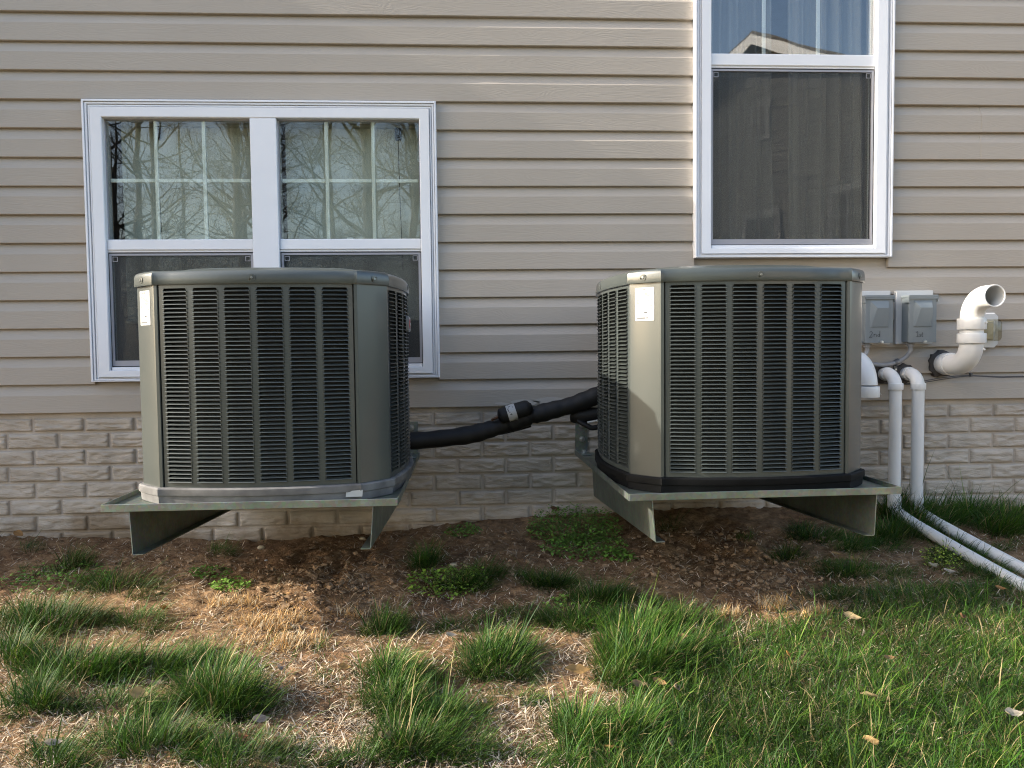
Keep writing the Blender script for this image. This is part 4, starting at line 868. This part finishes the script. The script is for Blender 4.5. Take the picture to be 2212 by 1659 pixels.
# single stones
def stone(px_, py_, s, label, m=None):
    x, y, z = [float(v) for v in on_ground(px_, py_)]; b = MB(); rings = []; rl = random.Random(int(px_))
    for k in range(1, 7):
        a_ = math.pi*k/7; rings.append([(s*math.sin(a_)*math.cos(2*math.pi*j/12)*(1.2+rl.uniform(-.04, .04)), s*math.sin(a_)*math.sin(2*math.pi*j/12)*(.9+rl.uniform(-.04, .04)), -s*.75*math.cos(a_)) for j in range(12)])
    b.loft(rings, True, True, True); o_ = b.build('stone', m or M['stone'], None, 80, (x, y, z+s*.35)); tag(o_, label, 'stone', 'stones on the soil'); return o_
stone(564, 1186, .013, 'rounded cream stone on the soil below the left air conditioner')
stone(575, 1212, .006, 'small white pebble in front of the cream stone', M['label'])
stone(783, 1166, .011, 'flat tan stone beside the right leg of the left bracket')
stone(979, 1224, .013, 'yellowish stone half buried between the two units')

# fallen leaves
def leaf(px_, py_, L_, colr, rot, tilt, curl, label, lift=.02):
    L_ *= .68; lift = lift*.7+.008; curl *= .5; colr = [colr[0]*.62, colr[1]*.56, colr[2]*.48]; x, y, z = [float(v) for v in on_ground(px_, py_)]; n = 9; b = []; C_ = []; rl = random.Random(int(px_*3+py_)); w = L_*.25
    for i_ in range(n):
        t = i_/(n-1); hw = w*math.sin(math.pi*min(1, t**.8*.98+.01))*(1+rl.uniform(-.12, .12)); zz = curl*L_*((t-.5)**2*2)+rl.uniform(-.02, .02)*L_
        for s in (-1, -.5, 0, .5, 1):
            b.append((L_*(t-.5), hw*s, zz+abs(s)**2*hw*(.15+curl*.8)+rl.uniform(-.03, .03)*L_)); f_ = (.75 if s == 0 else 1)*rl.uniform(.85, 1.1); C_.append((colr[0]*f_, colr[1]*f_, colr[2]*f_, 1))
    f = [(i_*5+j, i_*5+j+1, (i_+1)*5+j+1, (i_+1)*5+j) for i_ in range(n-1) for j in range(4)]
    k0 = len(b); b += [(L_*.49, -.0012, 0), (L_*.49, .0012, 0), (L_*.70, .0008, .12*L_), (L_*.70, -.0008, .12*L_)]; C_ += [(colr[0]*.6, colr[1]*.6, colr[2]*.6, 1)]*4; f.append((k0, k0+1, k0+2, k0+3))
    me_ = bpy.data.meshes.new('fallen_leaf'); me_.from_pydata(b, [], f); me_.update(); a_ = me_.attributes.new('tint', 'FLOAT_COLOR', 'POINT'); a_.data.foreach_set('color', np.array(C_, np.float32).ravel())
    o_ = link('fallen_leaf', me_, M['leaf'], None, 180, (x, y, z+lift)); o_.rotation_euler = (tilt, tilt*.4, rot); tag(o_, label, 'leaf', 'dry leaves scattered on the lawn')
TAN, PALE, ORG, BRN, WHT = (.45, .31, .15), (.55, .46, .31), (.42, .17, .05), (.23, .14, .08), (.60, .56, .50)
for a in ((1248,1470,.105,(.50,.34,.15),.25,.35,.15,'large flat tan leaf in the grass right of centre',.03),(1378,1504,.062,(.36,.27,.19),.2,.5,.9,'curled brown leaf in front of the large tan leaf, left of three',.03),(1425,1498,.055,TAN,-.4,.6,.8,'narrow tan leaf in the middle of three curled leaves',.03),(1460,1514,.058,(.42,.35,.28),.9,.7,.9,'crumpled grey-tan leaf, right of three curled leaves',.035),
 (974,1388,.05,WHT,.3,.5,.5,'whitish papery leaf behind the sunlit tuft',.02),(901,1453,.055,TAN,-.3,.4,.6,'tan leaf at the left of the sunlit middle tuft',.03),(960,1471,.05,BRN,.7,.5,.9,'dark brown curled leaf beside the sunlit middle tuft',.02),(1045,1542,.05,PALE,1.3,.6,.7,'pale upright leaf on straw at bottom centre',.03),
 (831,1616,.07,PALE,.8,.5,.9,'pale curled leaf at the bottom edge left of centre',.025),(1321,1644,.07,TAN,2.4,.6,.4,'tan leaf at the bottom edge right of centre',.03),(1446,1630,.06,PALE,1.1,.9,.5,'pale narrow leaf tip in bottom lawn',.03),(744,1458,.05,(.5,.33,.14),.2,.6,.5,'orange-tan leaf on straw left of the middle tufts',.02),
 (356,1326,.042,ORG,.4,.9,.5,'small rust-orange leaf on the left soil',.015),(302,1533,.075,(.55,.42,.22),.1,.7,.6,'broad tan leaf sunk in the left grass',.045),(335,1502,.06,(.36,.29,.24),.5,.4,.8,'grey-brown leaf behind the broad tan leaf',.03),(604,1461,.05,(.40,.36,.36),1.4,.8,.5,'greyish upright leaf right of the left tufts',.02),
 (42,1165,.085,(.42,.25,.11),-.5,.6,.3,'brown pointed leaf against the foundation at far left',.02),(562,1575,.065,(.45,.40,.38),.7,.5,.6,'greyish folded leaf on the straw patch',.02),(524,1611,.04,(.36,.16,.08),.2,.5,.5,'small red-brown leaf near bottom left',.02),(115,1634,.055,WHT,.5,.5,.9,'crumpled whitish leaf at bottom left corner',.03),
 (1840,1222,.058,(.56,.46,.30),1.2,.9,.4,'pale tan upright leaf below the right bracket leg',.025),(1923,1188,.05,(.40,.31,.24),1.0,.7,.6,'brownish leaf in grass left of the ground pipes',.025),(1805,1208,.055,TAN,.1,.4,.6,'small tan leaf at the edge of the right soil',.015),(2013,1240,.07,(.60,.55,.42),.4,.4,.9,'crumpled cream leaf below the ground pipes',.03),
 (2050,1252,.06,WHT,-.2,.4,.5,'white leaf just right of the crumpled cream leaf',.03),(1840,1361,.075,(.56,.46,.28),-.3,.5,.4,'pale tan leaf at the lawn edge below the right unit',.045),(2076,1365,.055,BRN,.6,.9,1.0,'dark brown curled leaf in the right lawn',.055),(1920,1462,.05,(.36,.25,.13),.2,.3,.4,'flat brown leaf deep in the right lawn',.06),
 (1701,1447,.05,(.48,.26,.08),.9,.9,.5,'orange-brown upright leaf in the lawn below the right unit',.05),(2187,1588,.075,(.64,.60,.52),.15,.4,.5,'white ribbed leaf at the bottom right edge',.06),(1878,1642,.075,(.58,.44,.24),1.8,.9,.3,'tan pointed leaf standing at the bottom of the lawn',.05),(1876,1540,.07,(.58,.50,.33),2.0,.7,.2,'pale dry leaf blade in the lower right lawn',.05),
 (1475,1402,.05,TAN,.1,.3,.4,'small tan leaf at the left of the closed lawn',.04),(2160,1292,.05,(.42,.24,.10),-.2,.5,.5,'brown leaf beside the near ground pipe',.035),(1195,1106,.07,BRN,-.1,.6,.5,'dark dead leaf lodged at the wall between the units',.03)):
    leaf(*a)

# broad-leaved weeds
def weed(px_, py_, rad_, hgt, n, label, colr=(.085, .16, .025), ls_=.012):
    colr = [q_*1.55 for q_ in colr]; n = int(n*1.5)
    x, y, z = [float(v) for v in on_ground(px_, py_)]; V = []; F = []; C_ = []; rl = random.Random(int(px_))
    st_ = MB()
    for k in range(n):
        r_ = rad_*math.sqrt(rl.random()); an = rl.uniform(0, 6.28); cx_, cy_ = r_*math.cos(an)*1.2, min(r_*math.sin(an), -y-.004); zz = float(gz(x+cx_, y+cy_))-z+hgt*rl.random()**1.5*(1-.5*r_/rad_)+.004
        a2 = rl.uniform(0, 6.28); tl = rl.uniform(-.7, .7); L_ = ls_*rl.uniform(.6, 1.4); W_ = L_*.42; d = Vector((math.cos(a2)*math.cos(tl), math.sin(a2)*math.cos(tl), math.sin(tl))); s = Vector((-math.sin(a2), math.cos(a2), rl.uniform(-.3, .3))); p = Vector((cx_, cy_, zz)); nv = len(V)
        V += [p, p+d*L_*.45+s*W_, p+d*L_+Vector((0, 0, -L_*.2)), p+d*L_*.45-s*W_]; F.append((nv, nv+1, nv+2, nv+3)); f_ = rl.uniform(.55, 1.5); C_ += [(colr[0]*f_, colr[1]*f_, colr[2]*f_, 1)]*4
        if k % 6 == 0: st_.tube([(cx_*.7, cy_*.7, float(gz(x+cx_*.7, y+cy_*.7))-z-.004), (cx_*.9, cy_*.9, zz*.6), p], .0007, 4, False)
    t = empty('weed', (x, y, z)); me_ = bpy.data.meshes.new('foliage'); me_.from_pydata([v[:] for v in V], [], F); me_.update(); a_ = me_.attributes.new('tint', 'FLOAT_COLOR', 'POINT'); a_.data.foreach_set('color', np.array(C_, np.float32).ravel())
    link('foliage', me_, M['weed'], t, 0)
    s_ = st_.build('stems', M['weed'], t, 60); a_ = s_.data.attributes.new('tint', 'FLOAT_COLOR', 'POINT'); a_.data.foreach_set('color', np.tile(np.array([.10, .15, .04, 1], np.float32), len(s_.data.vertices)))
    tag(t, label, 'weed', 'broad-leaved weeds')
weed(1240, 1150, .16, .11, 900, 'large chickweed mat against the wall beside the right bracket')
weed(1262, 1186, .14, .03, 600, 'low chickweed spreading in front of the large mat')
weed(965, 1262, .12, .035, 420, 'yellow-green leafy weed among the tufts between the units', (.13, .20, .025))
weed(1336, 1205, .05, .03, 90, 'small round-leaved weed near the left leg of the right bracket', ls_=.016)
weed(500, 1268, .06, .03, 130, 'small clover-like weed on the soil below the left unit', (.11, .20, .03))
weed(452, 1240, .06, .025, 110, 'weed sprig just behind the clover-like weed')
weed(120, 1245, .15, .02, 320, 'low weed mat on the soil at far left')
weed(2034, 1222, .06, .09, 170, 'lime-green feathery weed beside the ground pipes', (.20, .26, .03), .008)
weed(1000, 1150, .06, .035, 130, 'small weed at the foot of the wall between the units')
weed(1240, 1310, .08, .02, 110, 'sparse seedling weed in front of the middle soil', (.12, .20, .03))

# ------------------------------------------------------------------ surroundings seen in the window glass
def make_tree(seed, hgt):
    rl = random.Random(seed); tr = MB(); cr = MB()
    def branch(p, d, L_, r_, lvl):
        n = 4 if lvl < 2 else 3; pts = [p]; rr_ = [r_]; q_ = p.copy(); dd = d.copy()
        for k in range(n):
            dd = (dd+Vector((rl.gauss(0, .16), rl.gauss(0, .16), rl.gauss(.04, .12)))).normalized(); q_ = q_+dd*(L_/n); pts.append(q_.copy()); rr_.append(r_*(1-.75*(k+1)/n))
        cr.tube(pts, rr_, 5 if lvl < 1 else 3, False)
        if lvl >= 3: return
        for k in range((7, 6, 4)[lvl]):
            t = rl.uniform(.25, 1); i_ = min(n-1, int(t*n)); b = pts[i_].lerp(pts[i_+1], t*n-i_); side = Vector((rl.gauss(0, 1), rl.gauss(0, 1), rl.gauss(.25, .6))).normalized(); nd = (dd*.55+side*.8).normalized()
            branch(b, nd, L_*rl.uniform(.38, .62), rr_[i_]*.5, lvl+1)
    pts = [Vector((0, 0, -.4))]; p = Vector((0, 0, -.4)); d = Vector((rl.uniform(-.06, .06), rl.uniform(-.06, .06), 1)).normalized(); n = 12; r0 = hgt*.013
    for k in range(n): d = (d+Vector((rl.gauss(0, .035), rl.gauss(0, .035), .05))).normalized(); p = p+d*((hgt+.4)/n); pts.append(p.copy())
    rr_ = [r0*(1.25 if k == 0 else 1)*(1-.85*k/n) for k in range(n+1)]; tr.tube(pts, rr_, 9, False)
    for k in range(17):
        t = rl.uniform(.14, .98)**.9; i_ = min(n-1, int(t*n)); b = pts[i_].lerp(pts[i_+1], t*n-i_); an = rl.uniform(0, 6.28); dd = Vector((math.cos(an), math.sin(an), rl.uniform(.15, .9))).normalized(); branch(b, dd, hgt*rl.uniform(.16, .30)*(1.15-.6*t), rr_[i_]*.42, 0)
    t = empty('bare_tree'); tr.build('trunk', M['bark'], t, 60); cr.build('crown', M['bark'], t, 60); return t
variants = [make_tree(11, 13), make_tree(12, 15), make_tree(13, 11)]
spots = [(-5.4,-15.5,0),(-2.4,-16.5,1),(-8.3,-17.5,2),(-4.0,-21,2),(-6.9,-23.5,0),(-1.8,-25,1),(-3.6,-27.5,0),(-5.8,-30,2),(-9.0,-31,1),(-11.5,-28.5,2),(-2.6,-34,2),(-7.2,-36,0),(-.3,-17,0),(-5.6,-19,1),(-9.8,-20.5,0),(-3.0,-23,2),(-12.5,-25,1),(-7.8,-27,2),(-1.2,-28,1),(-15,-31,0),(-10.5,-34,1),(-4.6,-33,0),(1.6,-21,2),(4.2,-31,1),(2.6,-38,0),(-19,-38,2),(8.5,-40,2),(-8,-42,0)]
used = set()
for k, (x, y, v) in enumerate(spots):
    t = variants[v] if v not in used else copy_tree(variants[v]); used.add(v)
    t.location = (x, y, float(gz(x, y))); t.rotation_euler = (0, 0, k*1.7); s = random.uniform(.9, 1.15); t.scale = (s, s, s)
    tag(t, 'bare leafless woodland tree reflected in the twin window glass', 'tree', 'bare trees across the yard')
for k, (x, y, v, s) in enumerate(((-15.5, -5.9, 1, 1.0), (-20, -7.0, 0, 1.1), (-12.0, -5.6, 2, 1.05))):
    t = copy_tree(variants[v]); t.location = (x, y, float(gz(x, y))); t.rotation_euler = (0, 0, 2.2*k+.7); t.scale = (s, s, s)
    tag(t, ('tall bare tree standing left of the yard, dappling the lawn', 'bare tree farthest left along the house, dappling the lawn', 'shorter bare tree left of the yard, nearest the lawn')[k], 'tree', 'bare trees left of the yard')

nh = empty('neighbour_house', (6.6, -13.8, float(gz(6.6, -13.8))-.42)); nh.rotation_euler = (0, 0, R(-123.5))      # gable wall along local x, facing local -y
tag(nh, 'grey-sided gabled house reflected in the tall window glass', 'house')
hw, hz, ap = 4.6, 5.6, 8.2
MB().add([], [])
m = MB(); m.loft([[(-hw, y, -.6), (hw, y, -.6), (hw, y, hz), (0, y, ap), (-hw, y, hz)] for y in (0, 9)], True, True, True); m.build('wall', M['house2'], nh, 0)
k = 0; z = .3
while z < ap-.2:
    h_ = hw if z < hz else hw*(ap-z)/(ap-hz)
    MB().box(-h_, h_, -.014, -.001, z, z+.012).build('lap_line', M['roof2'], nh, 0); z += .23
for s in (-1, 1):
    m = MB(); a = Vector((0, 0, ap+.12)); b = Vector((s*(hw+.45), 0, hz-.14)); m.loft([[(p.x, y, p.z+dz) for p, dz in ((a, 0), (b, 0), (b, .18), (a, .18))] for y in (-.35, 9.3)], True, True, True); rf = m.build('roof', M['roof2'], nh, 0)
    m = MB(); m.loft([[(p.x, y, p.z+dz) for p, dz in ((a, -.16), (b, -.16), (b, .10), (a, .10))] for y in (-.40, -.355)], True, True, True); m.build('fascia', M['greytrim'], rf, 0)
for (x, z, w, h) in ((0, 3.9, .42, .55), (-2.1, 4.2, .38, .55), (-2.1, 1.7, .45, .65), (2.2, 1.7, .45, .65), (0, 6.6, .2, .35)):
    wn_ = MB().box(x-w-.09, x+w+.09, -.06, -.02, z-h-.09, z+h+.09).build('window', M['greytrim'], nh, 0)
    for sx in (-1, 1):
        for sz in (-1, 1): MB().box(x+sx*w/2-w/2+.03, x+sx*w/2+w/2-.03, -.075, -.058, z+sz*h/2-h/2+.03, z+sz*h/2+h/2-.03).build('pane', M['darkpane'], wn_, 0)
print('blades', NG)
